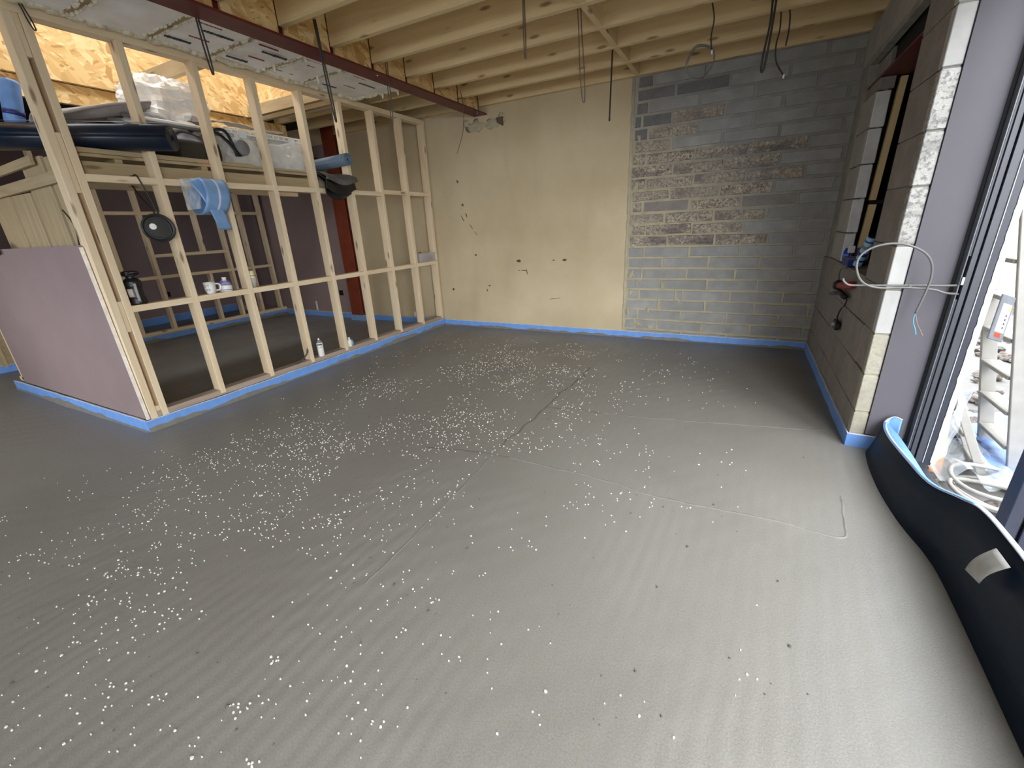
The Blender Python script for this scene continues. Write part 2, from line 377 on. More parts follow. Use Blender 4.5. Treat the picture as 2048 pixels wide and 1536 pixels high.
W = 4.365            # room face of the right-hand wall
LC = 3.66            # near end of the stud partition

# ---------------------------------------------------------------- floor
fl = obj('floor', MB().grid(lambda u, v: (-5.2 + 9.72 * u, -7.2 + 7.25 * v, 0.0), 4, 4), 'screed')
tag(fl, kind='structure')
slab = obj('slab_edge', MB().box((-5.2, -7.2, -0.30), (4.60, 0.05, -0.012)), 'mortar_grey', fl)
def ribbon(name, pts, w, h, mat, wob=0.012):
    P = smooth_path([(x, y, 0) for x, y in pts], 10); mb = MB(); vs = []; fs = []
    for i, p in enumerate(P):
        a = P[max(i - 1, 0)]; c = P[min(i + 1, len(P) - 1)]; d = (c - a).normalized(); s = Vector((-d.y, d.x, 0))
        o = s * (noise.noise(p * 9) * wob); ww = w * (0.6 + 0.6 * abs(noise.noise(p * 14 + Vector((3, 3, 3)))))
        hh = h * (0.7 + 0.6 * abs(noise.noise(p * 6)))
        vs += [p + o - s * ww, p + o + Vector((0, 0, hh)), p + o + s * ww]
    for i in range(len(P) - 1):
        for j in (0, 1): fs.append((i * 3 + j, i * 3 + j + 1, i * 3 + j + 4, i * 3 + j + 3))
    o = obj(name, mb.add(vs, fs), mat, fl, smooth=False); o['kind'] = 'stuff'; return o
ribbon('seam', [(2.561, -.2), (2.545, -.9), (2.54, -1.23)], .006, .0012, 'screed_mark')
ribbon('seam', [(2.541, -1.23), (2.55, -1.5), (2.544, -1.667), (2.52, -2.0), (2.513, -2.253), (2.50, -2.66), (2.501, -2.936)], .009, .0012, 'screed_crack', 0.03)
ribbon('seam', [(2.501, -2.936), (2.51, -3.3), (2.521, -3.6), (2.53, -4.1)], .008, .0018, 'screed_mark')
ribbon('seam', [(2.513, -2.253), (2.75, -2.20), (2.95, -2.20)], .007, .0015, 'screed_crack', 0.02)
ribbon('seam', [(2.95, -2.20), (3.324, -2.151), (3.8, -2.06), (4.28, -1.963)], .009, .0022, 'screed_mark')
ribbon('seam', [(2.053, -3.107), (2.35, -3.04), (2.609, -3.01)], .009, .002, 'screed_crack')
ribbon('seam', [(2.609, -3.01), (2.9, -3.02), (3.185, -3.024), (3.497, -3.072), (3.864, -3.045), (4.10, -3.065), (4.20, -3.06), (4.225, -3.0), (4.235, -2.86), (4.257, -2.72)], .009, .0028, 'screed_mark')
ribbon('seam', [(0.1, -1.75), (0.9, -2.2), (1.6, -2.75), (2.05, -3.1)], .006, .001, 'screed_mark')
# pale flecks spattered over the screed
rng = random.Random(11); fm = MB(); cnt = 0
def fleck_density(x, y):
    c = noise.noise(Vector((x * 1.6, y * 1.6, 2.0))) + 0.6 * noise.noise(Vector((x * 4.1, y * 4.1, 7.0)))
    d = max(0.0, 0.30 + 0.9 * c)
    # a broad belt swinging from the far middle of the floor round to the near left
    belt = math.exp(-((x - (1.65 + 0.16 * (y + 3.0))) / 0.95) ** 2)
    d *= 0.20 + 1.1 * belt
    if x > 3.3: d *= max(0.0, 1 - (x - 3.3) / 0.75)
    if x < 0.9: d *= max(0.05, 1 - (0.9 - x) / 0.75)
    if y > -1.3: d *= max(0.0, (-y - 0.35) / 0.95)
    return d
while cnt < 3600:
    x = rng.uniform(0.1, 4.0); y = rng.uniform(-5.2, -0.4)
    if rng.random() > fleck_density(x, y): continue
    for _ in range(1 if rng.random() < .75 else rng.randint(2, 3)):
        xx = x + rng.gauss(0, .02); yy = y + rng.gauss(0, .02)
        r = rng.uniform(.0013, .0036) * (1.3 if rng.random() < .12 else 1); k = 6; a0 = rng.random() * 6
        el = rng.uniform(.6, 1.0)
        top = [(xx + r * math.cos(a0 + 6.283 * i / k) * rng.uniform(.7, 1.2), yy + el * r * math.sin(a0 + 6.283 * i / k) * rng.uniform(.7, 1.2), .0035) for i in range(k)]
        bot = [(xx + (px - xx) * 1.25, yy + (py - yy) * 1.25, 0.0) for px, py, _z in top]
        fm.add(top + bot, [tuple(range(k))] + [(i, k + i, k + (i + 1) % k, (i + 1) % k) for i in range(k)]); cnt += 1
o = obj('fleck', fm, plain('fleck_white', (0.72, 0.70, 0.66), 0.5), fl); o['kind'] = 'stuff'
pm = MB()
for _ in range(150):
    x = rng.uniform(1.0, 4.15); y = rng.uniform(-4.9, -1.9); r = rng.uniform(.002, .006)
    pm.lathe([(r * .5, 0), (r, r * .5), (r * .6, r * 1.1)], (x, y, -0.0005), (rng.uniform(-.3, .3), rng.uniform(-.3, .3), 1), 6)
o = obj('pebble', pm, plain('pebble_grey', (0.10, 0.10, 0.095), 0.8), fl); o['kind'] = 'stuff'

# ---------------------------------------------------------------- back wall: plaster, then bared blockwork
wb_ = obj('wall_back', MB().box((-5.1, 0.0, -0.3), (2.545, 0.25, 2.95)), 'plaster'); tag(wb_, kind='structure')
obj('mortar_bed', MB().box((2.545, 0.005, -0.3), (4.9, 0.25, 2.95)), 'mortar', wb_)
PX = 0.46; PZ = 0.113; br = random.Random(5)
def stone(name, x0, x1, z0, z1, proud, mat, rough=0.003, parent=None):
    """a block with slightly ragged edges"""
    k = [br.uniform(-rough, rough) for _ in range(16)]; c = 0.006
    f = [(x0 + k[0], 0.02, z0 + k[1]), (x1 + k[2], 0.02, z0 + k[3]), (x1 + k[4], 0.02, z1 + k[5]), (x0 + k[6], 0.02, z1 + k[7])]
    g = [(f[0][0] + c, -proud, f[0][2] + c), (f[1][0] - c, -proud + k[8], f[1][2] + c), (f[2][0] - c, -proud + k[9], f[2][2] - c), (f[3][0] + c, -proud, f[3][2] - c)]
    return obj(name, MB().add(f + g, [(4, 5, 6, 7), (0, 1, 5, 4), (1, 2, 6, 5), (2, 3, 7, 6), (3, 0, 4, 7)]), mat, parent)
for r_ in range(-1, 23):
    z0 = 0.105 + PZ * r_; zc = z0 + PZ / 2
    off = 2.72 if r_ % 2 else 2.945
    off += br.uniform(-.025, .025)
    joints = [off + PX * i for i in range(-1, 5)]
    edge = 2.560 + br.uniform(0, .03)
    xs = [j for j in joints if j > edge + .05]
    xs = [edge] + xs
    # short extra cuts in the toothed edge next to the plaster
    if br.random() < .45 and xs[1] - xs[0] > .25: xs.insert(1, xs[0] + br.uniform(.08, .14))
    if xs[-1] < 4.75: xs.append(4.75)
    gz = 0.011 if zc < 1.1 else 0.016
    for a, b in zip(xs[:-1], xs[1:]):
        if a > 4.5: continue
        b = min(b, 4.60); xc = (a + b) / 2
        n_ = noise.noise(Vector((xc * 1.3, zc * 2.0, 1.0)))
        if 1.06 < zc < 1.95 and xc < 3.92 + .35 * n_: mat = 'block_rough' if br.random() < .84 else 'block_purple'
        elif zc >= 2.05 and xc < 2.92: mat = 'block_dark'
        elif 1.9 < zc < 2.2 and xc < 3.4: mat = 'block_rough' if br.random() < .4 else 'block'
        elif zc > 2.3: mat = 'block_dark' if xc < 3.2 and br.random() < .4 else 'block'
        else: mat = 'block'
        g = gz / 2 * br.uniform(.7, 1.3)
        stone('block', a + g, b - g, z0 + gz / 2, z0 + PZ - gz / 2, br.uniform(-.001, .005) + (.003 if mat == 'block_rough' else 0), mat, .008 if mat == 'block_rough' else .0045, wb_)
# broken plaster edge and mortar snots along it
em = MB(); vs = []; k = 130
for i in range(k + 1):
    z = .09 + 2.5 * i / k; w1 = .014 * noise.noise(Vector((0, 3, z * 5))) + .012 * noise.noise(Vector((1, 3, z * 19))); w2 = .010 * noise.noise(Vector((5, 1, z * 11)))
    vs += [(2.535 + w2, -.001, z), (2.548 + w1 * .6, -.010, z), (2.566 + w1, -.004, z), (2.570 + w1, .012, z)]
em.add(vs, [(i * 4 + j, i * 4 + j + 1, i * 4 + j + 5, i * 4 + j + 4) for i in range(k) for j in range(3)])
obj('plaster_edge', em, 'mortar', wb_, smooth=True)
sm = MB()
for (x, z, a, b_) in ((2.955, .60, .030, .055), (3.10, .50, .022, .075), (3.12, .455, .05, .03), (2.93, .40, .025, .075), (2.68, .62, .02, .05), (2.82, .33, .03, .04), (2.62, .52, .035, .05), (2.62, .72, .045, .06), (2.60, .30, .03, .07), (2.72, .17, .06, .035), (2.86, .13, .045, .045), (4.05, .27, .05, .05), (2.62, 1.25, .05, .05), (2.72, 1.5, .09, .014), (2.62, 1.6, .03, .07), (2.62, 1.02, .04, .03), (3.3, 1.34, .10, .010), (3.0, 1.79, .12, .009), (2.63, 2.05, .03, .06), (3.5, 1.22, .14, .010), (2.9, 1.12, .16, .012)):
    n_ = 16; P = []
    for k in range(n_):
        t = 6.283 * k / n_; rr = .72 + .75 * noise.noise(Vector((x * 7 + 2.2 * math.cos(t), z * 7 + 2.2 * math.sin(t), 3)))
        P.append((x + a * rr * math.cos(t), z + b_ * rr * math.sin(t)))
    top = [(x + (p - x) * .6, -.013, z + (q - z) * .6) for p, q in P]; rim_ = [(p, -.0045, q) for p, q in P]
    sm.add(top + rim_, [tuple(range(n_))] + [(k, (k + 1) % n_, n_ + (k + 1) % n_, n_ + k) for k in range(n_)])
obj('mortar_smear', sm, 'mortar', wb_, smooth=True)['kind'] = 'stuff'
# scuffs and stains on the plaster
def stain(x, z, w, h, rot=0.0, mat='stain'):
    k = 10; c, s = math.cos(rot), math.sin(rot); P = []
    for i in range(k):
        a = 6.283 * i / k; rr = br.uniform(.65, 1.1); p, q = w * math.cos(a) * rr, h * math.sin(a) * rr
        P.append((x + p * c - q * s, z + p * s + q * c))
    obj('stain', MB().prism(P, -0.0015, 0.001, 1), mat, wb_)
for a in ((.406, 1.835, .012, .022, .3), (.455, 1.563, .02, .02, 0), (.50, 1.44, .010, .03, .4), (.44, 1.40, .006, .05, .5), (.56, 1.30, .005, .04, .6), (.62, 1.22, .004, .035, .6),
          (1.225, .872, .034, .018, 0), (1.29, .756, .045, .006, -.1), (1.33, .74, .006, .04, .2), (1.225, .755, .02, .005, .2), (1.83, .879, .03, .015, 0), (1.69, .878, .015, .008, 0),
          (.60, .95, .02, .012, 0), (.78, .56, .016, .012, .0), (.74, .50, .012, .02, 0), (1.7, .42, .10, .004, .15), (.2, .5, .02, .02, 0), (-.3, .95, .05, .05, 0), (-.9, 1.0, .06, .02, 0)):
    stain(*a)
# rough pocket where the steel beam goes into the wall
pk = MB(); 
for (x, z, a, b_) in ((.72, 2.40, .13, .06), (.95, 2.40, .10, .05), (1.08, 2.44, .05, .05), (.60, 2.44, .05, .04)):
    bb = blob((x, .004, z), (a, .016, b_), .6, 2.4, 14, 9, x, False); pk.add(bb.v, bb.f)
obj('beam_pocket', pk, 'mortar', wb_, smooth=True)['kind'] = 'stuff'
obj('pocket_hole', MB().prism([(1.02, 2.40), (1.09, 2.36), (1.10, 2.45), (1.01, 2.45)], -.018, .001, 1), 'stain', wb_)
# pink board over the back wall left of the column, and the left-hand far wall
obj('pink_board', MB().box((-4.9, -0.013, 0.09), (-1.70, 0.002, 2.5)), 'pink', wb_)
for x in (-2.63, -.52):
    obj('white_stub', MB().box((x - .014, -.022, .09), (x + .014, -.012, .24 if x < -1 else .16)), 'white', wb_)
skt = obj('socket_box', MB().box((-2.03, -.020, .36), (-1.95, -.012, .44)), 'black', wb_)
wl = obj('wall_left', MB().box((-5.1, -7.2, -0.3), (-4.9, 0.02, 2.95)), 'pink'); tag(wl, kind='structure')
obj('socket_box', MB().box((-4.90, -1.20, .42), (-4.885, -1.08, .50)), 'black', wl)
wr_ = obj('wall_rear', MB().box((-5.1, -7.35, -0.3), (-.7, -7.2, 2.95)).box((1.15, -7.35, -0.3), (4.72, -7.2, 2.95)).box((-.7, -7.35, -0.3), (1.15, -7.2, .60)).box((-.7, -7.35, 2.1), (1.15, -7.2, 2.95)), 'plaster'); tag(wr_, kind='structure')

# ---------------------------------------------------------------- ceiling: deck, joists, noggins, foil boards
ce = obj('ceiling', MB().box((0.76, -7.2, 2.803), (4.75, 0.03, 2.86)), 'osb'); tag(ce, kind='structure')
JY = [-0.028 - 0.42 * i for i in range(17)]
for i, y in enumerate(JY):
    board('joist', (0.81, y, 2.692), (4.52, y, 2.692), .046, .218, 'joist', ce)
for i in range(10):
    y0, y1 = JY[i + 1] + .023, JY[i] - .023
    board('noggin', (2.592, y0, 2.688), (2.592, y1, 2.688), .045, .205, 'joist', ce)
    obj('infill_panel', MB().box((0.785, y0, 2.535), (0.803, y1, 2.802)), 'osb', ce)
# left-hand ceiling over the partition strip: battens, foil boards, cream foam in the gaps
GY = [-1.17, -1.82, -2.192, -2.598, -2.99, -3.386, -3.80, -4.2]
for i, y in enumerate(GY[1:]):
    board('batten', (-0.12, y, 2.60), (0.70, y, 2.60), .038, .09, 'pallet', ce)
for i in range(len(GY) - 1):
    y1, y0 = GY[i] - .022, GY[i + 1] + .022
    tilt = br.uniform(-.012, .012)
    bd = obj('foil_board', MB().add([(-.09, y0, 2.553 + tilt), (.73, y0, 2.55 - tilt), (.73, y1, 2.55), (-.09, y1, 2.553), (-.09, y0, 2.62), (.73, y0, 2.62), (.73, y1, 2.62), (-.09, y1, 2.62)],
        [(0, 3, 2, 1), (4, 5, 6, 7), (0, 1, 5, 4), (1, 2, 6, 5), (2, 3, 7, 6), (3, 0, 4, 7)]), 'foil', ce, bevel=.004)
    # printed lettering on the facing: too blurred in the photograph to read, so broken strokes
    for (px, py, w_, mt) in ((.18, .30, .16, 'ink'), (.45, .62, .20, 'ink'), (.30, .50, .13, 'red_ink'), (.55, .30, .15, 'red_ink')):
        mb = MB(); yy = y0 + (y1 - y0) * py; n_ = 9
        for k in range(n_):
            a = yy - w_ / 2 + w_ * k / n_
            hgt = (.012 if mt == 'ink' else .004) * br.uniform(.6, 1.2); zz = 2.5478 - tilt
            mb.add([(px - hgt, a, zz), (px + hgt, a, zz), (px + hgt * .8, a + w_ / n_ * .72, zz), (px - hgt * .9, a + w_ / n_ * .72, zz),
                    (px - hgt, a, zz + .008), (px + hgt, a, zz + .008), (px + hgt * .8, a + w_ / n_ * .72, zz + .008), (px - hgt * .9, a + w_ / n_ * .72, zz + .008)],
                   [(0, 3, 2, 1), (4, 5, 6, 7), (0, 1, 5, 4), (1, 2, 6, 5), (2, 3, 7, 6), (3, 0, 4, 7)])
        obj('print', mb, mt, bd)
    mb = MB()
    for e_, yy in enumerate((y1, y0)):
        for k in range(19):
            x = .01 + k * .039 + br.uniform(-.014, .014); sc = br.uniform(.35, 1.0) * (1.35 if i == 0 and e_ == 0 else .72)
            bb = blob((x, yy + br.uniform(-.008, .008), 2.552), (.040 * sc, .016 * sc, .020 * sc), .5, 2.2, 8, 6, x + i, False); mb.add(bb.v, bb.f)
    if i < 3:
        for k in range(2):
            bb = blob((br.uniform(.25, .7), y1 - .02, 2.525), (.012, .012, .035), .4, 2, 8, 6, k + i, False); mb.add(bb.v, bb.f)
    f_ = obj('foam_bead', mb, 'expanding', bd, smooth=True); f_['kind'] = 'stuff'
mb = MB()
for k in range(56):
    y = -1.2 - k * .044 + br.uniform(-.012, .012); bb = blob((.035 + br.uniform(-.008, .012), y, 2.556), (.030, .042, .022 * br.uniform(.6, 1.2)), .5, 2.1, 8, 6, k, False); mb.add(bb.v, bb.f)
f_ = obj('foam_bead', mb, 'expanding', ce, smooth=True); f_['kind'] = 'stuff'
for y in (-.03, -.46, -.88):
    board('joist', (-1.6, y, 2.66), (0.70, y, 2.66), .046, .16, 'joist', ce)
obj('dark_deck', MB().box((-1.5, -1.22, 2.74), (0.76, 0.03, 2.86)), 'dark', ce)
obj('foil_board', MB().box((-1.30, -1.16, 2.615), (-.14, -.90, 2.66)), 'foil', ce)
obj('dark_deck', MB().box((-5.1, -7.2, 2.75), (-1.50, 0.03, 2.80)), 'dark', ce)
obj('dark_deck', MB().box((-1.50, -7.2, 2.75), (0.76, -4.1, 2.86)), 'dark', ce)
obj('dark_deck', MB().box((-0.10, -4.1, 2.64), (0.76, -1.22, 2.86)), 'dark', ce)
# roof-light well lined with strand board above the storage shelf
obj('well_lining', MB().box((-1.40, -4.1, 2.548), (-1.36, -1.34, 3.45)), 'osb', ce)
obj('well_lining', MB().box((-1.46, -4.1, 2.40), (-1.41, -0.90, 2.545)), 'osb', ce)
obj('well_lining', MB().box((-1.36, -1.34, 2.60), (-0.12, -1.31, 3.45)), 'osb', ce)
obj('well_lining', MB().box((-0.12, -4.1, 2.64), (-0.09, -1.31, 3.45)), 'osb', ce)
obj('well_lining', MB().box((-1.40, -4.13, 2.55), (-0.09, -4.1, 3.45)), 'osb', ce)
obj('rooflight_baffle', MB().box((-1.40, -4.1, 3.42), (-.88, -1.31, 3.48)).box((-.54, -4.1, 3.42), (-.09, -1.31, 3.48)), 'pine', ce)  # unseen boards added to narrow the opening and dim the well
for y, x0 in ((-2.50, -1.36), (-1.36, -1.45), (-1.19, -1.45)):
    board('trimmer', (x0, y, 2.60), (-.09, y, 2.60), .05, .105, 'pallet', ce)

# ---------------------------------------------------------------- red steel beam and column
t = thing('steel_beam', 'long dark red steel beam carrying the joist ends under the ceiling', 'beam', (.80, -3.6, 2.5))
obj('flange', MB().box((.715, -7.0, 2.497), (.885, 0.02, 2.512)), 'steel_red', t, bevel=.002)
obj('web', MB().box((.765, -7.0, 2.5125), (.780, 0.02, 2.74)), 'steel_red', t)
obj('rust_spot', MB().lathe([(.006, 0), (.004, .004)], (.845, -1.72, 2.497), (0, 0, -1), 8), 'white', t)
t = thing('steel_column', 'red-brown steel column standing against the back wall behind the studs', 'column', (-1.56, -.07, .02))
obj('flange', MB().box((-1.69, -.140, .085), (-1.46, -.122, 2.70)), 'column_red', t)
obj('flange', MB().box((-1.69, -.034, .085), (-1.46, -.016, 2.70)), 'column_red', t)
obj('web', MB().box((-1.585, -.122, .085), (-1.565, -.034, 2.70)), 'column_red', t)
obj('foam_collar', MB().box((-1.71, -.155, .0), (-1.44, -.012, .085)), 'foam_light', t)
t = thing('steel_beam', 'short red steel beam under the far roof beside the red-brown column', 'beam', (-1.9, -.5, 2.4))
obj('flange', MB().box((-2.0, -.75, 2.30), (-1.82, -.145, 2.315)), 'steel_red', t)
obj('web', MB().box((-1.92, -.75, 2.316), (-1.90, -.145, 2.52)), 'steel_red', t)

# ---------------------------------------------------------------- stud partition
sp = thing('stud_partition', 'long open pine stud partition with two rows of noggins, left of the floor', 'partition', (0, -1.8, .09))
ZB, ZT = .128, 2.505
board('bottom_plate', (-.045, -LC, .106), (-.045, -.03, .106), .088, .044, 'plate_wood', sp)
board('top_plate', (-.045, -LC, 2.528), (-.045, -.02, 2.528), .090, .046, 'pine', sp)
SY = [-.4544 - .4432 * i - .020 for i in range(7)]
def stud(y, z0=ZB - .03, z1=ZT, name='stud', par=sp, w=.042, x=-.045, d=.09):
    return board(name, (x, y, z0), (x, y, z1), w, d, 'pine', par, up=(1, 0, 0))
studs = [stud(y) for y in SY]
stud(-.050)
# near corner post: two studs, packers between, one more stud turned sideways behind
stud(-3.564, .075); stud(-3.636, .075, w=.044)
for z0, z1 in ((.09, .165), (.72, .93), (1.60, 1.93), (2.30, ZT)):
    board('packer', (-.05, -3.600, z0), (-.05, -3.600, z1), .027, .085, 'pine', sp, up=(1, 0, 0))
board('packer', (-.075, -3.600, .12), (-.075, -3.600, ZT), .027, .030, 'shaded_stud', sp, up=(1, 0, 0))
edges = [-3.585] + SY[::-1] + [-.05]
edges = [-3.543] + [y for y in sorted(SY)] + [-.05]
for a, b in zip(edges[:-1], edges[1:]):
    a2 = a + (.021 if a > -3.5 else 0); b2 = b - .021
    if b2 - a2 < .05: continue
    board('noggin', (-.045, a2, .868), (-.045, b2, .868), .088, .044, 'pine', sp)
    zc = 1.69 if a < -1.0 else 1.712
    board('noggin', (-.045, a2, zc), (-.045, b2, zc), .088, .044, 'pine', sp)
# return wall: framing, pink board, rough vertical boards
rw = thing('return_partition', 'end of the partition clad with a pink plasterboard sheet, rough boards above', 'partition', (-1.2, -3.62, .09))
board('bottom_plate', (-2.5, -3.615, .10), (-.092, -3.615, .10), .088, .044, 'pine', rw)
board('stud', (-2.42, -3.615, .09), (-2.42, -3.615, 1.9), .045, .088, 'pine', rw, up=(0, 1, 0))
board('stud', (-.14, -3.60, .128), (-.14, -3.60, 2.50), .088, .044, 'pine', rw, up=(0, 1, 0))
board('top_plate', (-1.30, -3.60, 2.528), (-.092, -3.60, 2.528), .088, .046, 'pine', rw)
P = [(-2.30, .095), (-.012, .085), (-.035, .6), (-.055, 1.285), (-.075, 1.295), (-2.30, 1.30)]
pb = obj('plasterboard_sheet', MB().prism(P, -3.682, -3.666, 1), 'pink', rw)
obj('paper_edge', MB().add([(-.013, -3.684, .086), (-.006, -3.684, .086), (-.006, -3.664, .086), (-.013, -3.664, .086), (-.057, -3.684, 1.285), (-.050, -3.684, 1.285), (-.050, -3.664, 1.285), (-.057, -3.664, 1.285)],
    [(0, 3, 2, 1), (4, 5, 6, 7), (0, 1, 5, 4), (1, 2, 6, 5), (2, 3, 7, 6), (3, 0, 4, 7)]), 'pink_edge', pb)
for x0, x1, zt in ((-1.60, -1.22, 1.66), (-1.165, -.83, 1.66), (-.79, -.45, 1.855), (-.40, -.20, 1.84)):
    board('rough_board', ((x0 + x1) / 2, -3.565, .2), ((x0 + x1) / 2, -3.565, zt), x1 - x0, .020, 'pallet', rw, up=(0, 1, 0))
board('rough_batten', (-1.62, -3.592, 1.685), (-.19, -3.592, 1.715), .025, .07, 'pallet', rw)
board('rough_board', (-1.7, -3.60, 1.795), (-.50, -3.60, 1.832), .022, .055, 'pallet', rw)
obj('cable_clip', MB().tube(smooth_path([(-.33, -3.60, 1.52), (-.26, -3.60, 1.45), (-.25, -3.60, 1.38), (-.28, -3.60, 1.30)]), .005, 6), 'cable', rw)
cl = thing('clamp', 'dark clamp on a short stick poking over the pink board sheet at its left', 'clamp', (-1.40, -3.69, 1.28))
obj('jaw', MB().tube(smooth_path([(-1.56, -3.70, 1.315), (-1.48, -3.70, 1.335), (-1.42, -3.70, 1.315), (-1.40, -3.70, 1.26)]), .011, 6), 'black', cl)
obj('handle', MB().tube([(-1.47, -3.70, 1.25), (-1.49, -3.70, 1.33)], .014, 6), 'pallet', cl)

# inner stud frame at the far side of the room behind
fr = thing('stud_frame', 'second pine stud frame at the far side of the room behind', 'partition', (-3.46, -1.5, .09))
IX = -3.465
board('bottom_plate', (IX, -3.4, .106), (IX, -.02, .106), .088, .044, 'pine', fr)
board('top_plate', (IX, -3.4, 2.42), (IX, -.02, 2.42), .088, .044, 'pine', fr)
for y, z0, z1 in ((-2.20, .09, 2.4), (-1.80, .09, 2.4), (-.79, .09, 2.4), (-.45, .09, 2.4), (-.11, .09, 2.4), (-1.13, 1.14, 2.4), (-1.13, .09, .82), (-2.65, .09, 2.4), (-3.05, .09, 2.4)):
    stud(y, z0, z1, par=fr, x=IX)
ys = [-3.05, -2.65, -2.20, -1.80, -.79, -.45, -.11]
for z in (.84, 1.665):
    for a, b in zip(ys[:-1], ys[1:]): board('noggin', (IX, a + .021, z), (IX, b - .021, z), .088, .042, 'pine', fr)
board('noggin', (IX, -1.779, 1.12), (IX, -.811, 1.12), .088, .042, 'pine', fr)
ob = obj('wall_partition', MB().box((-3.58, -7.2, 0.0), (-3.52, -3.40, 2.7)), 'pallet'); ob.name = 'trim_1'; tag(ob, kind='structure')
# a rough board standing in the opening at the far left
board('rough_board', (-3.30, -3.55, .1), (-3.34, -3.55, 1.9), .12, .022, 'pallet', fr, up=(0, 1, 0))

# ---------------------------------------------------------------- blue edging foam
def foam_run(name, label, pts, h=.083, th=.010, ragged=True, par=None, seed=1):
    """an upright foam strip following the points (x, y) on its room side; slightly wavy top and a screed smear at its foot"""
    t_ = thing(name, label, 'foam strip', (pts[0][0], pts[0][1], 0))
    P = []
    for (a, b) in zip(pts[:-1], pts[1:]):
        n_ = max(2, int((Vector(b) - Vector(a)).length / .06))
        for i in range(n_): P.append(Vector(a).lerp(Vector(b), i / n_))
    P.append(Vector(pts[-1]))
    mb = MB(); vs = []; fs = []; ev = []; ef = []; sv = []; sf = []
    for i, p in enumerate(P):
        d = (P[min(i + 1, len(P) - 1)] - P[max(i - 1, 0)]).normalized(); s = Vector((d.y, -d.x))
        wv = .004 * noise.noise(Vector((p.x * 5, p.y * 5, seed))); q = p + s * (wv + .003); z = h + .006 * noise.noise(Vector((p.x * 3, p.y * 3, seed + 5)))
        b_ = q - s * th
        vs += [(q.x, q.y, -.002), (q.x, q.y, z), (b_.x, b_.y, z), (b_.x, b_.y, -.002)]
        e = q + s * .0008
        ev += [(e.x, e.y, z - .003), (e.x, e.y, z + .0012), (b_.x, b_.y, z + .0012)]
        f = max(0.0, noise.noise(Vector((p.x * 1.5, p.y * 1.5, seed + 9))) + .12 + .35 * noise.noise(Vector((p.x * 9, p.y * 9, seed))))
        sz = .010 + .075 * min(f, .55); so = .012 + .012 * min(1, f * 2); sm_ = q + s * so
        q2 = q + s * .0015
        sv += [(sm_.x, sm_.y, -.001), (q2.x + s.x * .003, q2.y + s.y * .003, sz * .7), (q2.x, q2.y, sz)]
    k = len(P)
    for i in range(k - 1):
        for j in range(4): fs.append((i * 4 + j, i * 4 + (j + 1) % 4, i * 4 + 4 + (j + 1) % 4, i * 4 + 4 + j))
        for j in range(2):
            ef.append((i * 3 + j, i * 3 + j + 1, i * 3 + j + 4, i * 3 + j + 3)); sf.append((i * 3 + j, i * 3 + j + 1, i * 3 + j + 4, i * 3 + j + 3))
    fs += [(0, 1, 2, 3), ((k - 1) * 4, (k - 1) * 4 + 3, (k - 1) * 4 + 2, (k - 1) * 4 + 1)]
    obj('strip', mb.add(vs, fs), 'foam', t_)
    obj('top_edge', MB().add(ev, ef), 'foam_edge', t_)
    if ragged: obj('screed_smear', MB().add(sv, sf), 'screed_mark', t_, smooth=True)['kind'] = 'stuff'
    return t_
foam_run('foam_strip', 'blue foam edging strip along the foot of the long stud partition', [(.012, -3.70), (.012, -.012)], seed=1)
foam_run('foam_strip', 'blue foam edging strip along the foot of the pink plasterboard sheet', [(-2.52, -3.70), (.012, -3.70)], seed=2, h=.088)
foam_run('foam_strip', 'blue foam edging strip along the foot of the plastered back wall', [(.02, -.012), (2.56, -.012)], seed=3, h=.075)
foam_run('foam_strip', 'blue foam edging strip along the foot of the bared grey blockwork', [(2.56, -.012), (W - .012, -.012)], seed=4, h=.075)
foam_run('foam_strip', 'blue foam edging strip running round the foot of the right-hand pier', [(W - .012, -.02), (W - .010, -2.125), (4.53, -2.135)], seed=5, h=.080, ragged=False)
foam_run('foam_strip', 'blue foam edging strip along the back wall of the room behind the studs', [(-3.40, -.030), (-.10, -.030)], seed=6, h=.078, ragged=False)
foam_run('foam_strip', 'blue foam edging strip along the foot of the second stud frame', [(-3.405, -3.40), (-3.405, -.035)], seed=7)
foam_run('foam_strip', 'blue foam edging strip at the foot of the farthest pink wall behind the second frame', [(-4.89, -3.4), (-4.89, -.03)], seed=8, ragged=False, h=.12)
foam_run('foam_strip', 'blue foam edging strip at the far left beyond the pink board sheet', [(-3.51, -6.5), (-3.51, -3.41)], seed=9, ragged=False)

# tall loose foam strip across the door opening, dark film on its room side
ts = thing('threshold_strip', 'tall loose blue foam strip with dark film lying along the open doorway', 'foam strip', (4.5, -2.8, 0))
tp = [(4.565, -2.165, .215, .0), (4.535, -2.150, .222, .0), (4.505, -2.150, .205, .0), (4.485, -2.185, .185, .0), (4.476, -2.26, .178, .0), (4.47, -2.38, .182, .01), (4.47, -2.6, .200, .02), (4.485, -2.85, .215, .03), (4.515, -3.03, .265, .03), (4.525, -3.15, .30, .03), (4.52, -3.33, .315, .03), (4.51, -3.55, .32, .02), (4.50, -3.9, .30, .02), (4.50, -4.6, .28, .02), (4.50, -6.9, .26, .02)]
tpath = smooth_path([(x, y, z) for x, y, z, l in tp], 5)
lean = lambda y: .045 + .02 * noise.noise(Vector((y * 1.3, 0, 0)))
mb = MB(); mf = MB(); vs = []; fs = []; fv = []; ff = []; ev = []; ef = []
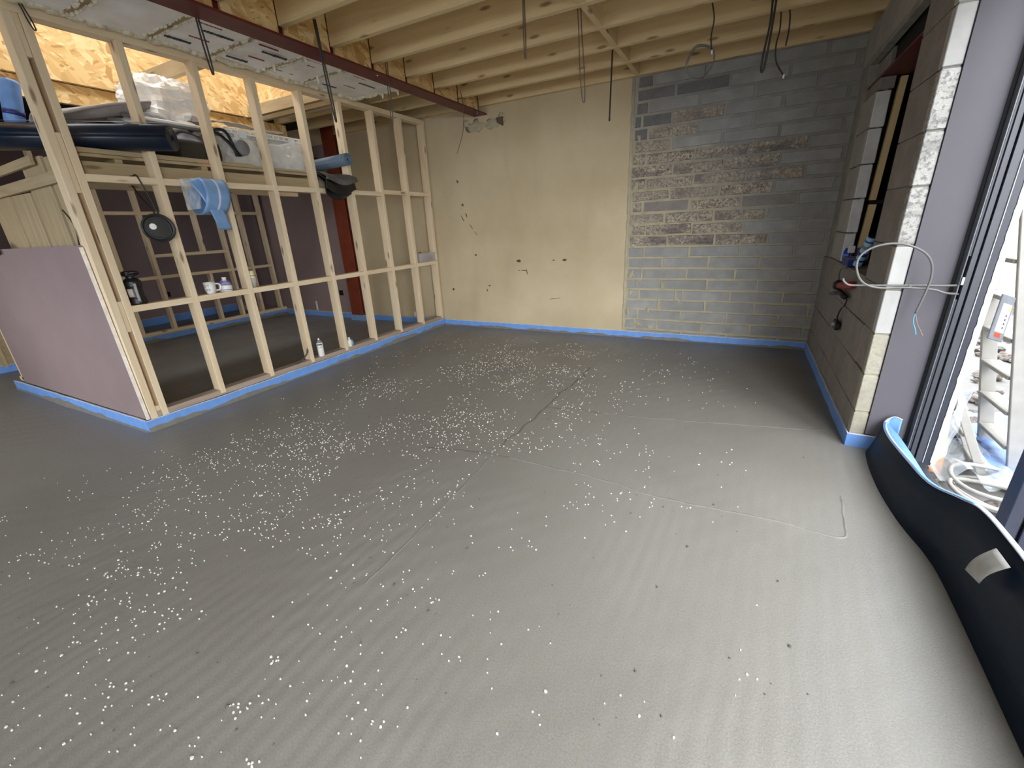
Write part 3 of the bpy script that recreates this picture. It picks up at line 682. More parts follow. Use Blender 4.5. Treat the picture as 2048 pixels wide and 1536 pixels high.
for i, p in enumerate(tpath):
    ln = lean(p.y); d_ = tpath[min(i + 1, len(tpath) - 1)] - tpath[max(i - 1, 0)]; d_.z = 0; d_.normalize(); rs = Vector((d_.y, -d_.x, 0))
    for z_ in (0.0, .33, .66, 1.0):
        q = p + rs * (ln * (1 - z_) ** 1.5) * min(1.0, i / 12); q.z = p.z * z_ - .002; f_ = q - rs * .009
        vs.append(tuple(f_)); fv.append(tuple(q))
    ev += [tuple(p + rs * .002), tuple(p - rs * .013 + Vector((0, 0, .002)))]
k = len(tpath)
for i in range(k - 1):
    for j in range(3):
        fs.append((i * 4 + j, i * 4 + j + 1, i * 4 + j + 5, i * 4 + j + 4)); ff.append((i * 4 + j, i * 4 + j + 1, i * 4 + j + 5, i * 4 + j + 4))
    ef.append((i * 2, i * 2 + 1, i * 2 + 3, i * 2 + 2))
obj('foam', MB().add(vs, fs), 'foam', ts, smooth=True, solid=.010)
obj('dark_film', MB().add(fv, ff), 'film_navy', ts, smooth=True, solid=.004)
obj('top_edge', MB().add(ev, ef), 'foam_edge', ts, smooth=True, solid=.003)
fold = MB(); fvs = []
for i, p in enumerate(tpath[14:44]):
    f = math.sin(math.pi * min(1, i / 20) ) if i < 20 else 0.0
    fvs += [(p.x, p.y, p.z + .002), (p.x + .012 + .045 * max(0, f), p.y, p.z + .004 - .012 * f)]
obj('folded_top', fold.add(fvs, [(2 * i, 2 * i + 1, 2 * i + 3, 2 * i + 2) for i in range(len(fvs) // 2 - 1)]), 'foam', ts, smooth=True, solid=.004)
tapem = MB().grid(lambda u, v: (4.463 - .012 * math.sin(3.1 * u) + .03 * u, -3.325 - .085 * v - .035 * u, .165 + .125 * u + .02 * v * (1 - u)), 8, 4)
obj('tape_patch', tapem, plain('grey_tape', (0.42, 0.42, 0.40), 0.7), ts, smooth=True, solid=.003)

# ---------------------------------------------------------------- right-hand wall
wr = obj('wall_right', MB().box((W + .012, -2.09, -.3), (W + .06, 0.03, .90)).box((W + .012, -2.09, .90), (W + .06, -1.66, 2.58)).box((W + .014, -2.09, 2.30), (W + .06, 0.03, 2.60)).box((W + .012, -.25, .90), (W + .10, 0.03, 2.31)).box((W + .07, -.64, .885), (W + .09, -.20, 2.31)), 'mortar_grey')
tag(wr, kind='structure')
def face_block(y0, y1, z0, z1, x0=W, x1=W + .02, mat='aerated_grey', name='block'):
    k = [br.uniform(-.003, .003) for _ in range(6)]
    return obj(name, MB().box((x0 + k[0], y0 + k[1], z0 + k[2]), (x1, y1 + k[3], z1 + k[4])), mat, wr, bevel=.003)
CZ = [-.02, .216, .437, .665, .897, 1.111, 1.379, 1.609, 1.85, 2.08, 2.33, 2.575]
for i, (z0, z1) in enumerate(zip(CZ[:-1], CZ[1:])):
    zt_ = z1 - .010; z1 -= .003
    # low wall and near pier, room face
    if z1 < .95:
        n0 = -2.10 if i % 2 else -1.88
        ys_ = [-2.06] + [y for y in (n0 + .46 * k for k in range(1 if i % 2 else 0, 6)) if y < -.08] + [0.0]
        for a, b in zip(ys_[:-1], ys_[1:]): face_block(a + .0012, b - .0012, z0, min(z1, .895), mat='block_purple')
    else:
        face_block(-2.055, -1.66 + (0 if i % 2 else -.0), z0, z1, mat='block_purple')
    # end face of the pier, seen from the room
    mat = ['buff', 'buff', 'buff', 'aerated', 'aerated', 'aggregate', 'aggregate', 'aggregate', 'aerated', 'aerated', 'aerated'][i]
    obj('end_block', MB().box((W - .001, -2.115 + br.uniform(-.002, .002), z0), (W + .066, -2.06, zt_)), mat, wr, bevel=.003)
    obj('end_mortar', MB().box((W + .004, -2.108, zt_ - .002), (W + .064, -2.07, zt_ + .012)), 'mortar', wr)
# far side of the window opening: pale blocks set a little back, their cut ends facing the room
JZ = [.905, 1.121, 1.365, 1.597, 1.83, 2.06]
for z0, z1 in zip(JZ[:-1], JZ[1:]):
    dx = .010 * (z0 + z1 - 1.8) / 2
    obj('jamb_block', MB().box((W + .022 + dx * .5, -.650 + br.uniform(-.003, .003), z0), (W + .086 + dx * 2.2, -.235, z1 - .009)), 'jamb_lit_white', wr, bevel=.004)
    obj('block', MB().box((W + .014 + dx * .5, -.645, z0), (W + .024 + dx * .5, -.24, z1 - .009)), 'aerated_grey', wr, bevel=.003)
obj('jamb_block', MB().box((W + .03, -.650, 2.06), (W + .12, -.235, 2.135)), 'block_purple', wr, bevel=.004)
obj('sill_bed', MB().box((W, -1.66, .893), (W + .26, -.235, .905)), 'mortar_grey', wr)
# block course above the lintel
for a, b in ((-2.10, -1.65), (-1.64, -1.18), (-1.17, -.71), (-.70, -.24), (-.23, -.02)): face_block(a, b, 2.335, 2.575, mat='aerated_grey')
# pier body, reveal board and outer leaf
obj('pier_core', MB().box((W + .066, -2.06, -.3), (4.61, -1.665, 2.60)), 'mortar_grey', wr)
obj('reveal_board', MB().box((4.434, -2.122, .085), (4.604, -2.108, 2.60)), 'grey_board', wr)
obj('outer_leaf', MB().box((4.62, -2.05, -.3), (4.72, 0.25, .90)).box((4.62, -2.05, 2.14), (4.72, 0.25, 2.9)).box((4.62, -.66, .90), (4.72, .25, 2.14)).box((4.62, -2.05, .90), (4.72, -1.66, 2.14)), 'mortar_grey', wr)
obj('over_door', MB().box((W + .01, -7.2, 2.25), (4.72, -2.20, 2.9)), 'mortar_grey', wr)
t = thing('steel_lintel', 'dark red steel lintel over the small window opening in the right wall', 'lintel', (4.45, -1.1, 2.14))
obj('flange', MB().box((W + .030, -1.95, 2.137), (W + .23, -.26, 2.150)), 'steel_red', t)
obj('web', MB().box((W + .090, -1.66, 2.151), (W + .105, -.26, 2.33)), 'dark', t)  # steel coloured dark, the recess shadow is painted in
# window opening: timber battens against the jamb, dark board behind
wn = thing('window_1', None, None, (4.55, -1.15, .9)); tag(wn, kind='structure')
obj('dark_board', MB().box((4.595, -1.665, .90), (4.615, -.20, 2.14)), 'dark', wn)
board('batten', (4.512, -.60, 1.345), (4.535, -.60, 2.13), .05, .04, 'yellow_wood', wn, up=(1, 0, 0))
board('batten', (4.505, -.60, .91), (4.520, -.60, 1.315), .05, .045, 'yellow_wood', wn, up=(1, 0, 0))
obj('gap_filler', MB().box((4.50, -.58, 1.318), (4.59, -.50, 1.342)), 'dark', wn)
# ceiling-high aluminium door frame beyond the reveal board
df = thing('door_1', None, None, (4.67, -2.15, 0)); tag(df, kind='structure')
for nm, x0, x1, y0, mat in (('shadow_strip', 4.604, 4.618, -2.125, 'black'), ('frame_bead', 4.618, 4.623, -2.165, 'alu_light'), ('frame_track', 4.623, 4.633, -2.14, 'black'), ('frame_strip', 4.633, 4.653, -2.17, 'alu_mid'),  # first black bar stands in for the shadow along the board edge
                            ('frame_track', 4.653, 4.657, -2.15, 'black'), ('frame_strip', 4.657, 4.687, -2.18, 'alu_mid'), ('frame_bead', 4.687, 4.690, -2.186, 'tape'), ('frame_face', 4.690, 4.722, -2.185, 'alu')):
    obj(nm, MB().box((x0, y0, -.02), (x1, -2.07, 2.25)), mat, df, bevel=.001)
obj('frame_track_insert', MB().box((4.6245, -2.163, 1.06), (4.6315, -2.139, 2.2)), 'alu_mid', df)
obj('frame_track_insert', MB().box((4.6245, -2.163, .05), (4.6315, -2.139, .86)), 'alu_mid', df)
obj('lock_keep', MB().box((4.6235, -2.172, .93), (4.632, -2.139, .965)), 'chrome', df)
mb = MB(); vs = []; k = 90
for i in range(k + 1):
    z = 2.25 * i / k; vs += [(4.716 + .005 * noise.noise(Vector((0, 0, z * 30))), -2.188, z), (4.738, -2.190, z)]
obj('torn_film', mb.add(vs, [(2 * i, 2 * i + 1, 2 * i + 3, 2 * i + 2) for i in range(k)]), 'tape', df, solid=.002)
obj('sheet_film', MB().grid(lambda u, v: (4.73 + .17 * u + .012 * math.sin(9 * v + 5 * u), -2.185 + .30 * u + .02 * math.sin(7 * u + 6 * v), -.02 + (.42 - .05 * u) * v), 12, 8), 'poly', df, smooth=True)
# near door leaf at the right edge
dl = thing('door_leaf', 'dark aluminium door post with two tracks at the right edge of the doorway', 'door', (4.78, -2.9, -.05))
for nm, x0, x1, y0, mat in (('stile', 4.705, 4.745, -2.93, 'alu'), ('stile_track', 4.745, 4.757, -2.915, 'black'), ('stile', 4.757, 4.80, -2.93, 'alu'), ('stile_track', 4.80, 4.812, -2.915, 'black'), ('stile', 4.812, 4.86, -2.93, 'alu')):
    obj(nm, MB().box((x0, y0, -.05), (x1, -2.86, 2.25)), mat, dl, bevel=.002)
obj('door_track', MB().box((4.60, -7.0, -.035), (4.69, -2.07, -.008)), 'alu', df)
#@@PART2
# ---------------------------------------------------------------- storage shelf on the upper noggins
sh = thing('storage_shelf', 'timber storage shelf behind the upper noggins of the stud partition', 'shelf', (-.5, -2.6, 1.72))
board('shelf_beam', (-.115, -3.50, 1.755), (-.115, -1.62, 1.755), .045, .085, 'pallet', sh)
board('shelf_beam', (-.95, -3.50, 1.755), (-.95, -1.30, 1.755), .045, .085, 'pine', sh)
for y in (-3.3, -2.75, -2.2, -1.75): board('shelf_joist', (-.93, y, 1.811), (-.10, y, 1.811), .045, .026, 'pallet', sh)
for i in range(5): board('deck_board', (-.17 - .175 * i, -3.52 + br.uniform(0, .06), 1.834), (-.17 - .175 * i, -1.58 - br.uniform(0, .10), 1.834), .165, .020, 'pallet', sh)
def loose_board(p0, p1, w, h, label):
    o = board('loose_board', p0, p1, w, h, 'pallet'); tag(o, label, 'board', 'loose boards lying on the shelf'); return o
loose_board((-.13, -3.50, 1.862), (-.13, -2.35, 1.862), .07, .030, 'thin loose board under the navy roll at the front of the shelf')
loose_board((-.14, -2.70, 1.856), (-.12, -1.62, 1.856), .07, .018, 'thin loose board under the clear storage box at the shelf front')
loose_board((-.23, -3.46, 1.861), (-.22, -2.95, 1.861), .07, .028, 'short rough board end at the back of the navy roll')
rb = thing('red_tool_handle', 'bright red bar lying on the shelf below the black holdall', 'tool', (-.105, -2.72, 1.84))
obj('bar', MB().box((-.095, -2.80, 1.826), (-.091, -2.66, 1.848)), 'red_bright', rb, bevel=.001)
obj('end_cap', MB().box((-.096, -2.815, 1.825), (-.090, -2.80, 1.849)), 'black', rb)

# big navy roll poking out between the corner post and the first stud
def roll(name, label, p0, p1, r, turns, mat, inner, film=None, group=None):
    p0, p1 = Vector(p0), Vector(p1); d = (p1 - p0).normalized(); s = d.cross(Vector((0, 0, 1))).normalized(); u = s.cross(d)
    t_ = thing(name, label, 'roll', tuple(p0), group)
    mb = MB(); vs = []; fs = []; n_ = turns * 22
    for i in range(n_ + 1):
        a = 6.283 * turns * i / n_; rr = .25 * r + .75 * r * i / n_
        rr *= 1 + .03 * math.sin(2 * a + 1)
        for e in (p0, p1): vs.append(e + s * (rr * math.cos(a)) + u * (rr * .94 * math.sin(a)))
    for i in range(n_): fs.append((i * 2, i * 2 + 1, i * 2 + 3, i * 2 + 2))
    obj('rolled_sheet', mb.add(vs, fs), mat, t_, smooth=True, solid=r * .09)
    obj('core', MB().tube([p0 + d * .01, p1 - d * .012], r * .22, 10), inner, t_)
    if film:
        mb = MB(); vs = []; fs = []
        for i in range(9):
            a = 1.2 + .5 * i / 8
            for j in range(20):
                p = p0.lerp(p1, j / 19); q = (r * 1.055) + .004 * noise.noise(Vector((i * 2, j * .9, 3)))
                vs.append(p + s * (q * math.cos(a)) + u * (q * .95 * math.sin(a)))
        for i in range(8):
            for j in range(19): fs.append((i * 20 + j, i * 20 + j + 1, i * 20 + j + 21, i * 20 + j + 20))
        obj('sheen_strip', mb.add(vs, fs), film, t_, smooth=True)  # narrow pale band on top, painted in as the roll's sheen
    return t_
roll('membrane_roll', 'big dark navy roll of sheet poking out through the first bay of studs', (-.92, -4.00, 1.972), (.145, -3.055, 1.955), .088, 5, 'navy_roll', 'black', 'poly')
roll('underlay_roll', 'grey-blue rolled sheet poking out between the studs right of the clear box', (-.45, -1.575, 1.935), (.165, -1.52, 1.972), .060, 5, 'underlay', 'black')
# black mat drooping below it
rm = thing('rubber_mat', 'black folded mat drooping from the shelf under the grey-blue roll', 'mat', (-.1, -1.6, 1.85))
def mat_sheet(lo, hi, x_out, drop, z0, wav, k):
    def f(u, v):
        y = lo + (hi - lo) * u + .05 * v * (u - .3); a = min(1, v * 1.7); b = max(0, v * 1.7 - .75)
        return (-.22 + (.22 + x_out) * a + .012 * math.sin(9 * u + k), y, z0 - .05 * a * a - drop * b * (.65 + .5 * math.sin(2.6 * u + .3)) + wav * math.sin(6.5 * u + k) * a)
    return MB().grid(f, 18, 18)
obj('sheet', mat_sheet(-1.765, -1.40, .10, .06, 1.868, .012, 1), 'dust_mat', rm, smooth=True, solid=.006)
obj('under_fold', mat_sheet(-1.765, -1.42, .085, .13, 1.848, .010, 2), 'black', rm, smooth=True, solid=.006)
obj('torn_flap', mat_sheet(-1.74, -1.46, .045, .17, 1.845, .006, 3), 'black', rm, smooth=True, solid=.005)

# black holdall
hb = thing('holdall', 'dark olive black tool holdall on the shelf beside the clear box', 'bag', (-.30, -2.72, 1.845))
obj('body', blob((-.33, -2.735, 1.955), (.20, .18, .14), .10, 2.2, 30, 20, 4), 'black', hb, smooth=True)
obj('side_panel', MB().grid(lambda u, v: (-.125 + .012 * math.sin(3 * v) - .01 * abs(u - .5), -2.88 + .30 * u, 1.87 + .13 * v), 8, 6), plain('olive_cloth', (0.035, 0.032, 0.02), 0.8), hb, smooth=True, solid=.006)
obj('handle', MB().tube(smooth_path([(-.16, -2.62, 2.06), (-.13, -2.57, 2.11), (-.12, -2.50, 2.10), (-.13, -2.46, 2.02), (-.12, -2.45, 1.93)]), .012, 8), 'black', hb, smooth=True)
obj('strap', MB().grid(lambda u, v: (-.115 - .01 * math.sin(4 * u), -2.62 + .17 * u + .035 * v, 2.085 - .16 * u * u + .005 * v), 10, 2), 'black', hb, smooth=True, solid=.004)
# pipes and flat strips on top of the holdall
for i, (p0, p1, r, mat, lb) in enumerate((((-.30, -3.02, 2.125), (-.18, -2.42, 2.095), .014, 'cable_grey', 'grey plastic pipe lying across the top of the black holdall'),
                                   ((-.36, -3.02, 2.155), (-.26, -2.50, 2.125), .016, 'white', 'white plastic pipe lying behind the grey pipe on the holdall'),
                                   ((-.42, -3.05, 2.17), (-.36, -2.45, 2.165), .012, 'cable_grey', 'thin grey pipe at the back of the pipes on the holdall'))):
    P0, P1 = Vector(p0), Vector(p1); d = (P1 - P0).normalized()
    o = thing('pipe', lb, 'pipe', p0); obj('tube_wall', MB().tube([P0, P1], r, 12), mat, o, smooth=True); obj('bore', MB().tube([P1 - d * .01, P1 + d * .0008], r * .75, 12), 'dark', o)

# white polythene bag with brown wrapped goods in it, and grey dust sheets
pbg = thing('polythene_bag', 'big crumpled white polythene bag heaped on the shelf', 'bag', (-.62, -2.6, 1.9))
obj('bag_skin', blob((-.62, -2.62, 2.33), (.20, .28, .185), .42, 2.3, 46, 30, 3, True, .22), 'poly_white', pbg)
obj('bag_skirt', blob((-.58, -2.70, 2.17), (.22, .28, .11), .4, 2.6, 44, 24, 8, True, .20), 'poly_white', pbg)
obj('brown_contents', blob((-.50, -2.58, 2.17), (.13, .17, .075), .4, 3.0, 26, 16, 6, True, .15), plain('brown_bundle', (0.27, 0.18, 0.14), 0.7, var=.5, scale=22), pbg, smooth=True)
obj('white_sheet', MB().grid(lambda u, v: (-.18 - .30 * v + .02 * math.sin(9 * u), -2.42 + .50 * u, 2.19 - .02 * u + .05 * v + .012 * noise.noise(Vector((u * 6, v * 4, 1)))), 18, 8), 'poly_white', pbg, solid=.002)
ds = thing('dust_sheet', 'grey and white folded dust sheets lying behind the navy roll', 'cloth', (-.55, -3.2, 1.9))
def fold(u, v):
    x = -.36 - .38 * v; return (x, -3.46 + .60 * u, 2.085 + .175 * u * (1 - .3 * v) + .03 * math.sin(10 * v + 2.5 * u) + .03 * v)
obj('upper_fold', MB().grid(fold, 20, 26), 'grey_cloth', ds, smooth=True, solid=.012)
obj('lower_fold', MB().grid(lambda u, v: (-.30 - .28 * v, -3.36 + .50 * u, 2.035 + .05 * u * u + .02 * math.sin(8 * v)), 18, 16), 'white', ds, smooth=True, solid=.012)
obj('stack_body', blob((-.60, -3.10, 1.97), (.26, .28, .14), .1, 2, 24, 14, 2), 'grey_cloth', ds, smooth=True)
br2 = thing('blue_roll', 'blue and white packet standing behind the corner post at the far left', 'packet', (-.75, -3.78, 1.95))
obj('wrapper', MB().lathe([(.045, 0), (.05, .02), (.05, .24), (.042, .26)], (-.60, -3.58, 2.045), (.10, .16, 1), 14), plain('pale_blue_wrap', (0.16, 0.34, 0.75), 0.4), br2, smooth=True)
obj('band', MB().lathe([(.0515, 0), (.0515, .03)], (-.594, -3.570, 2.10), (.10, .16, 1), 14), 'navy_plastic', br2, smooth=True)

# clear storage box full of white fittings
cb = thing('storage_box', 'clear plastic storage box packed with white pipe fittings on the shelf', 'box', (-.40, -2.13, 1.87))
x0, x1, y0, y1, zb, zt = -.50, -.125, -2.50, -1.76, 1.872, 2.13
def tray(mb, x0, x1, y0, y1, z0, z1, fl=.018):
    a = [(x0 + fl, y0 + fl, z0), (x1 - fl, y0 + fl, z0), (x1 - fl, y1 - fl, z0), (x0 + fl, y1 - fl, z0), (x0, y0, z1), (x1, y0, z1), (x1, y1, z1), (x0, y1, z1)]
    return mb.add(a, [(0, 3, 2, 1), (0, 1, 5, 4), (1, 2, 6, 5), (2, 3, 7, 6), (3, 0, 4, 7)])
obj('tub', tray(MB(), x0, x1, y0, y1, zb, zt), 'clear_box', cb, solid=.004)
rim = MB(); 
for z in (zt, zt - .028): rim.tube([(x0 - .008, y0 - .008, z), (x1 + .008, y0 - .008, z), (x1 + .008, y1 + .008, z), (x0 - .008, y1 + .008, z)], .006, 6, True)
for k in range(15): y = y0 + (y1 - y0) * k / 14; rim.box((x1 - .002, y - .003, zt - .028), (x1 + .006, y + .003, zt))
obj('rim', rim, 'clear_rim', cb)
for y in (y0 + .14, y1 - .14): obj('clip', MB().box((x1 + .006, y - .03, zt - .06), (x1 + .014, y + .03, zt + .005)), 'clear_rim', cb, bevel=.003)
fit = random.Random(3)
for i in range(46):
    c = Vector((fit.uniform(x0 + .07, x1 - .055), fit.uniform(y0 + .07, y1 - .07), fit.uniform(zb + .03, zt - .035)))
    if i < 46: c.x = fit.uniform(x1 - .13, x1 - .055)
    ax = Vector((fit.uniform(-1, 1), fit.uniform(-1, 1), fit.uniform(-1, 1))).normalized(); r = fit.uniform(.013, .026); L = fit.uniform(.03, .06)
    mat = 'white' if fit.random() < .82 else ('grey_plastic' if fit.random() < .5 else 'yellow')
    o = obj('pipe_fitting', MB().lathe([(r * .7, .004), (r * .7, 0), (r, 0), (r, L * .3), (r * .85, L * .32), (r * .85, L * .7), (r, L * .72), (r, L), (r * .7, L), (r * .7, L - .01)], c - ax * L / 2, ax, 12), mat, smooth=False)
    tag(o, 'plastic pipe fitting in the pile inside the clear storage box', 'pipe fitting', 'pipe fittings in the clear box')
o = thing('sealing_ring', 'dark grey round pot pressed against the left end of the clear box', 'pot', (-.20, -2.36, 1.93))
obj('pot_body', MB().lathe([(.05, 0), (.058, .01), (.06, .10), (.055, .11)], (-.21, -2.40, 1.99), (1, .1, .1), 18), 'grey_plastic', o, smooth=True)
obj('pot_rim', MB().lathe([(.062, 0), (.062, .012), (.05, .012)], (-.155, -2.394, 1.995), (1, .1, .1), 18), 'black', o, smooth=True)

# ---------------------------------------------------------------- things hanging on and standing in the stud partition
hs = thing('hanging_strip', 'coil of light blue foam strip with a white line slung over the upper noggin', 'foam strip', (.03, -2.83, 1.72))
def loop2(u, v):
    a = R(100) - u * R(345); r = .125 - .006 * u
    return (.022 + r * .95 * math.cos(a), -2.842 + .175 * (v - .5) + .02 * math.sin(a), 1.598 + r * math.sin(a))
lp = obj('coil', MB().grid(loop2, 40, 8), 'foam_light', hs, smooth=True, solid=.006)
def loop_line(u, v):
    p = Vector(loop2(u * .70, .50 + .09 * v)); d = p - Vector((.022, p.y, 1.598)); d.normalize()
    return p + d * .0042
obj('white_line', MB().grid(loop_line, 30, 2), 'foam_edge', lp, smooth=True)
def tail(u, v):
    return (.05 + .05 * math.sin(3 * u), -2.985 + .10 * v + .13 * u, 1.70 - .335 * u + .035 * v * (1 - u) + .012 * math.sin(6 * u))
obj('loose_tail', MB().grid(tail, 14, 6), 'foam_light', hs, smooth=True, solid=.004)
obj('clear_film', MB().grid(lambda u, v: (.055 + .008 * noise.noise(Vector((u * 5, v * 5, 2))), -3.04 + .14 * u * (1 - .3 * v), 1.71 - .21 * v + .015 * u), 12, 12), 'poly', hs)

dd = thing('cable_drum', 'round flat black drum with a white label hanging on a cord from the upper noggin', 'drum', (.045, -3.265, 1.715))
dq = Vector((1, -.25, .02)).normalized()
obj('disc', MB().lathe([(.060, -.012), (.088, -.010), (.094, -.004), (.094, .006), (.088, .012), (.080, .010), (.074, .013), (.0, .015)], (.06, -3.265, 1.384), dq, 36), 'black', dd, smooth=False)
obj('rim_ring', MB().tube([Vector((.075, -3.268, 1.384)) + (dq.orthogonal().normalized() * math.cos(a) + dq.cross(dq.orthogonal().normalized()) * math.sin(a)) * .090 for a in [6.283 * i / 40 for i in range(40)]], .006, 6, True), 'black', dd, smooth=True)
obj('label', MB().lathe([(.021, 0), (.019, .001)], Vector((.078, -3.302, 1.395)), dq, 8), 'white', dd)
obj('hub_ring', MB().tube([Vector((.077, -3.268, 1.384)) + (dq.orthogonal().normalized() * math.cos(a) + dq.cross(dq.orthogonal().normalized()) * math.sin(a)) * (.068 + .005 * math.sin(3 * a)) for a in [6.283 * i / 30 for i in range(30)]], .003, 5, True), 'cable', dd, smooth=True)
obj('cord', MB().tube(smooth_path([(.055, -3.235, 1.478), (.04, -3.245, 1.56), (.022, -3.262, 1.66), (.012, -3.275, 1.719), (-.03, -3.275, 1.719), (-.075, -3.275, 1.717), (-.098, -3.27, 1.68), (-.05, -3.265, 1.60), (.03, -3.26, 1.52), (.055, -3.255, 1.478)]), .005, 6), 'black', dd, smooth=True)

# black tool standing on the middle noggin by the corner post
bt = thing('site_radio', 'black cylindrical lamp with a bright stripe standing beside the corner post', 'lamp', (-.045, -3.485, .89))
obj('body', MB().lathe([(.050, 0), (.054, .01), (.050, .04), (.046, .05), (.046, .11), (.052, .125), (.052, .155), (.038, .172), (.026, .178), (.026, .19)], (-.045, -3.478, .891), n=20), 'black', bt, smooth=False)
obj('head', MB().lathe([(.028, 0), (.044, .004), (.046, .012), (.044, .030), (.030, .036)], (-.040, -3.478, 1.082), n=14), 'black', bt)
obj('handle', MB().tube(smooth_path([(.0, -3.50, 1.10), (.03, -3.485, 1.108), (.03, -3.462, 1.106), (.0, -3.445, 1.10)]), .009, 6), 'black', bt, smooth=True)
obj('stripe', MB().grid(lambda u, v: (-.045 + (.0472 + .008 * abs(v - .5)) * math.cos(-.35 + .32 * u), -3.478 + (.0472 + .008 * abs(v - .5)) * math.sin(-.35 + .32 * u), .90 + .135 * v), 5, 8), 'white_paint', bt, smooth=True, solid=.003)
obj('label', MB().grid(lambda u, v: (-.045 + .0475 * math.cos(-1.35 + .75 * u), -3.478 + .0475 * math.sin(-1.35 + .75 * u), .945 + .055 * v), 5, 3), plain('pale_label', (.55, .48, .45), .6), bt, smooth=True, solid=.003)

# mug
mg = thing('mug', 'white mug with dark lettering standing on the middle noggin', 'mug', (-.03, -2.99, .8905))
C = Vector((-.03, -2.995, .891))
obj('cup', MB().lathe([(.026, 0), (.030, .003), (.037, .03), (.040, .088), (.0375, .088), (.034, .03), (.027, .006), (.001, .005)], C, n=28), 'white', mg, smooth=True)
obj('handle', MB().tube(smooth_path([C + Vector(p) for p in ((.017, .036, .072), (.027, .056, .070), (.032, .066, .05), (.027, .056, .026), (.015, .033, .022))]), .006, 8), 'white', mg, smooth=True)
def on_mug(txt, size, zc, a0):
    return text_mb(txt, size, lambda x, y: C + Vector((.0405 * math.cos(a0 + x / .040), .0405 * math.sin(a0 + x / .040), zc + y)))
obj('lettering', on_mug('OY', .030, .052, -1.05), 'ink', mg)
obj('lettering', on_mug('KER', .022, .026, -.95), 'ink', mg)
spn = thing('teaspoon', 'thin teaspoon handle sticking up out of the white mug', 'spoon', tuple(C + Vector((0, 0, .01))))
obj('handle', MB().tube([C + Vector((-.01, -.01, .012)), C + Vector((.012, .028, .125))], .0022, 6), 'chrome', spn)
obj('bowl', blob(C + Vector((-.012, -.013, .013)), (.008, .011, .004), .02, 1, 10, 6, 0, False), 'chrome', spn, smooth=True)
# milk bottle
mk = thing('milk_bottle', 'squat white plastic milk bottle with a blue label beside the mug', 'bottle', (-.035, -2.885, .8905))
C2 = Vector((-.035, -2.875, .891))
obj('bottle', MB().lathe([(.044, 0), (.048, .006), (.048, .045), (.036, .075), (.016, .092), (.014, .098)], C2, (0, .06, 1), 18), 'white', mk, smooth=True)
obj('cap', MB().lathe([(.0165, 0), (.0165, .012), (.014, .014)], C2 + Vector((0, .006, .098)), (0, .06, 1), 14), 'white', mk)
obj('label', MB().lathe([(.0465, .048), (.0375, .0745), (.026, .085)], C2 + Vector((.0006, .0, .001)), (0, .06, 1), 18), 'green_label', mk, smooth=True)
obj('label', MB().lathe([(.0487, .012), (.0487, .016)], C2, (0, .06, 1), 18), 'ink', mk)
# pale yellow torch behind the third stud
lt = thing('torch', 'pale yellow and clear lantern torch standing right of a stud on the middle noggin', 'torch', (-.045, -2.62, .8905))
C3 = Vector((-.035, -2.632, .891))
obj('lens', MB().lathe([(.012, 0), (.014, .004), (.018, .03), (.027, .045), (.029, .075), (.026, .080)], C3, n=16), 'clear_wrap', lt, smooth=True)
obj('body', MB().lathe([(.016, .035), (.024, .05), (.026, .085), (.021, .12), (.020, .135), (.016, .138)], C3, n=16), 'yellow', lt, smooth=True)
obj('collar', MB().lathe([(.0275, .094), (.0275, .099)], C3, n=16), 'black', lt)
# wrapped socket box
wb2 = thing('wrapped_fitting', 'clear plastic wrapped fitting standing on the noggin next to the back wall', 'packet', (-.03, -.24, .89))
obj('wrapper', MB().grid(lambda u, v: (.003 + .010 * math.sin(5 * u) * math.sin(3.1 * v) + .004 * noise.noise(Vector((u * 9, v * 7, 0))), -.425 + .375 * u, .891 + .115 * v + .004 * math.sin(12 * u)), 22, 10), 'clear_wrap', wb2)
obj('wrapper_back', MB().grid(lambda u, v: (-.055 + .006 * noise.noise(Vector((u * 6, v * 6, 3))), -.425 + .375 * u, .891 + .11 * v), 10, 6), 'clear_wrap', wb2)
obj('contents', MB().box((-.045, -.36, .892), (-.008, -.10, .965)), 'cable_grey', wb2, bevel=.004)
obj('fixing', MB().lathe([(.008, 0), (.008, .01)], (-.008, -.25, .965), (1, 0, 0), 8), 'grey_plastic', wb2)

# on the bottom plate
cn = thing('spray_can', 'white spray can with a grey cap standing on the partition bottom plate', 'can', (-.02, -2.13, .1285))
C4 = Vector((-.012, -2.128, .1285))
obj('can', MB().lathe([(.028, 0), (.030, .004), (.030, .135), (.028, .140)], C4, n=20), 'white', cn, smooth=True)
obj('shoulder', MB().lathe([(.0285, .140), (.021, .160), (.010, .166)], C4, n=20), 'grey_plastic', cn, smooth=True)
obj('nozzle', MB().lathe([(.009, .166), (.008, .184), (.0055, .186)], C4, n=12), 'white', cn)
obj('label', MB().grid(lambda u, v: C4 + Vector((.0303 * math.cos(-1.5 + 1.6 * u), .0303 * math.sin(-1.5 + 1.6 * u), .116 + .013 * v)), 8, 2), 'ink', cn)
obj('lettering', text_mb('LUX', .022, lambda x, y: C4 + Vector((.0304 * math.cos(-.75 + x / .030), .0304 * math.sin(-.75 + x / .030), .088 + y))), 'ink', cn)
b1 = thing('squeeze_bottle', 'small white squeeze bottle standing by a stud on the bottom plate', 'bottle', (-.02, -1.735, .1285))
C5 = Vector((-.016, -1.745, .1285))
obj('bottle', MB().lathe([(.022, 0), (.024, .003), (.024, .060), (.020, .070), (.012, .078)], C5, n=16), 'white', b1, smooth=True)
obj('cap', MB().lathe([(.0135, .078), (.013, .100), (.009, .104)], C5, n=12), plain('cream_cap', (.62, .60, .55), .5), b1)
b2 = thing('blue_pot', 'small light blue pot with a blue lid behind the white squeeze bottle', 'pot', (-.06, -1.69, .1285))
C6 = Vector((-.058, -1.690, .1285))
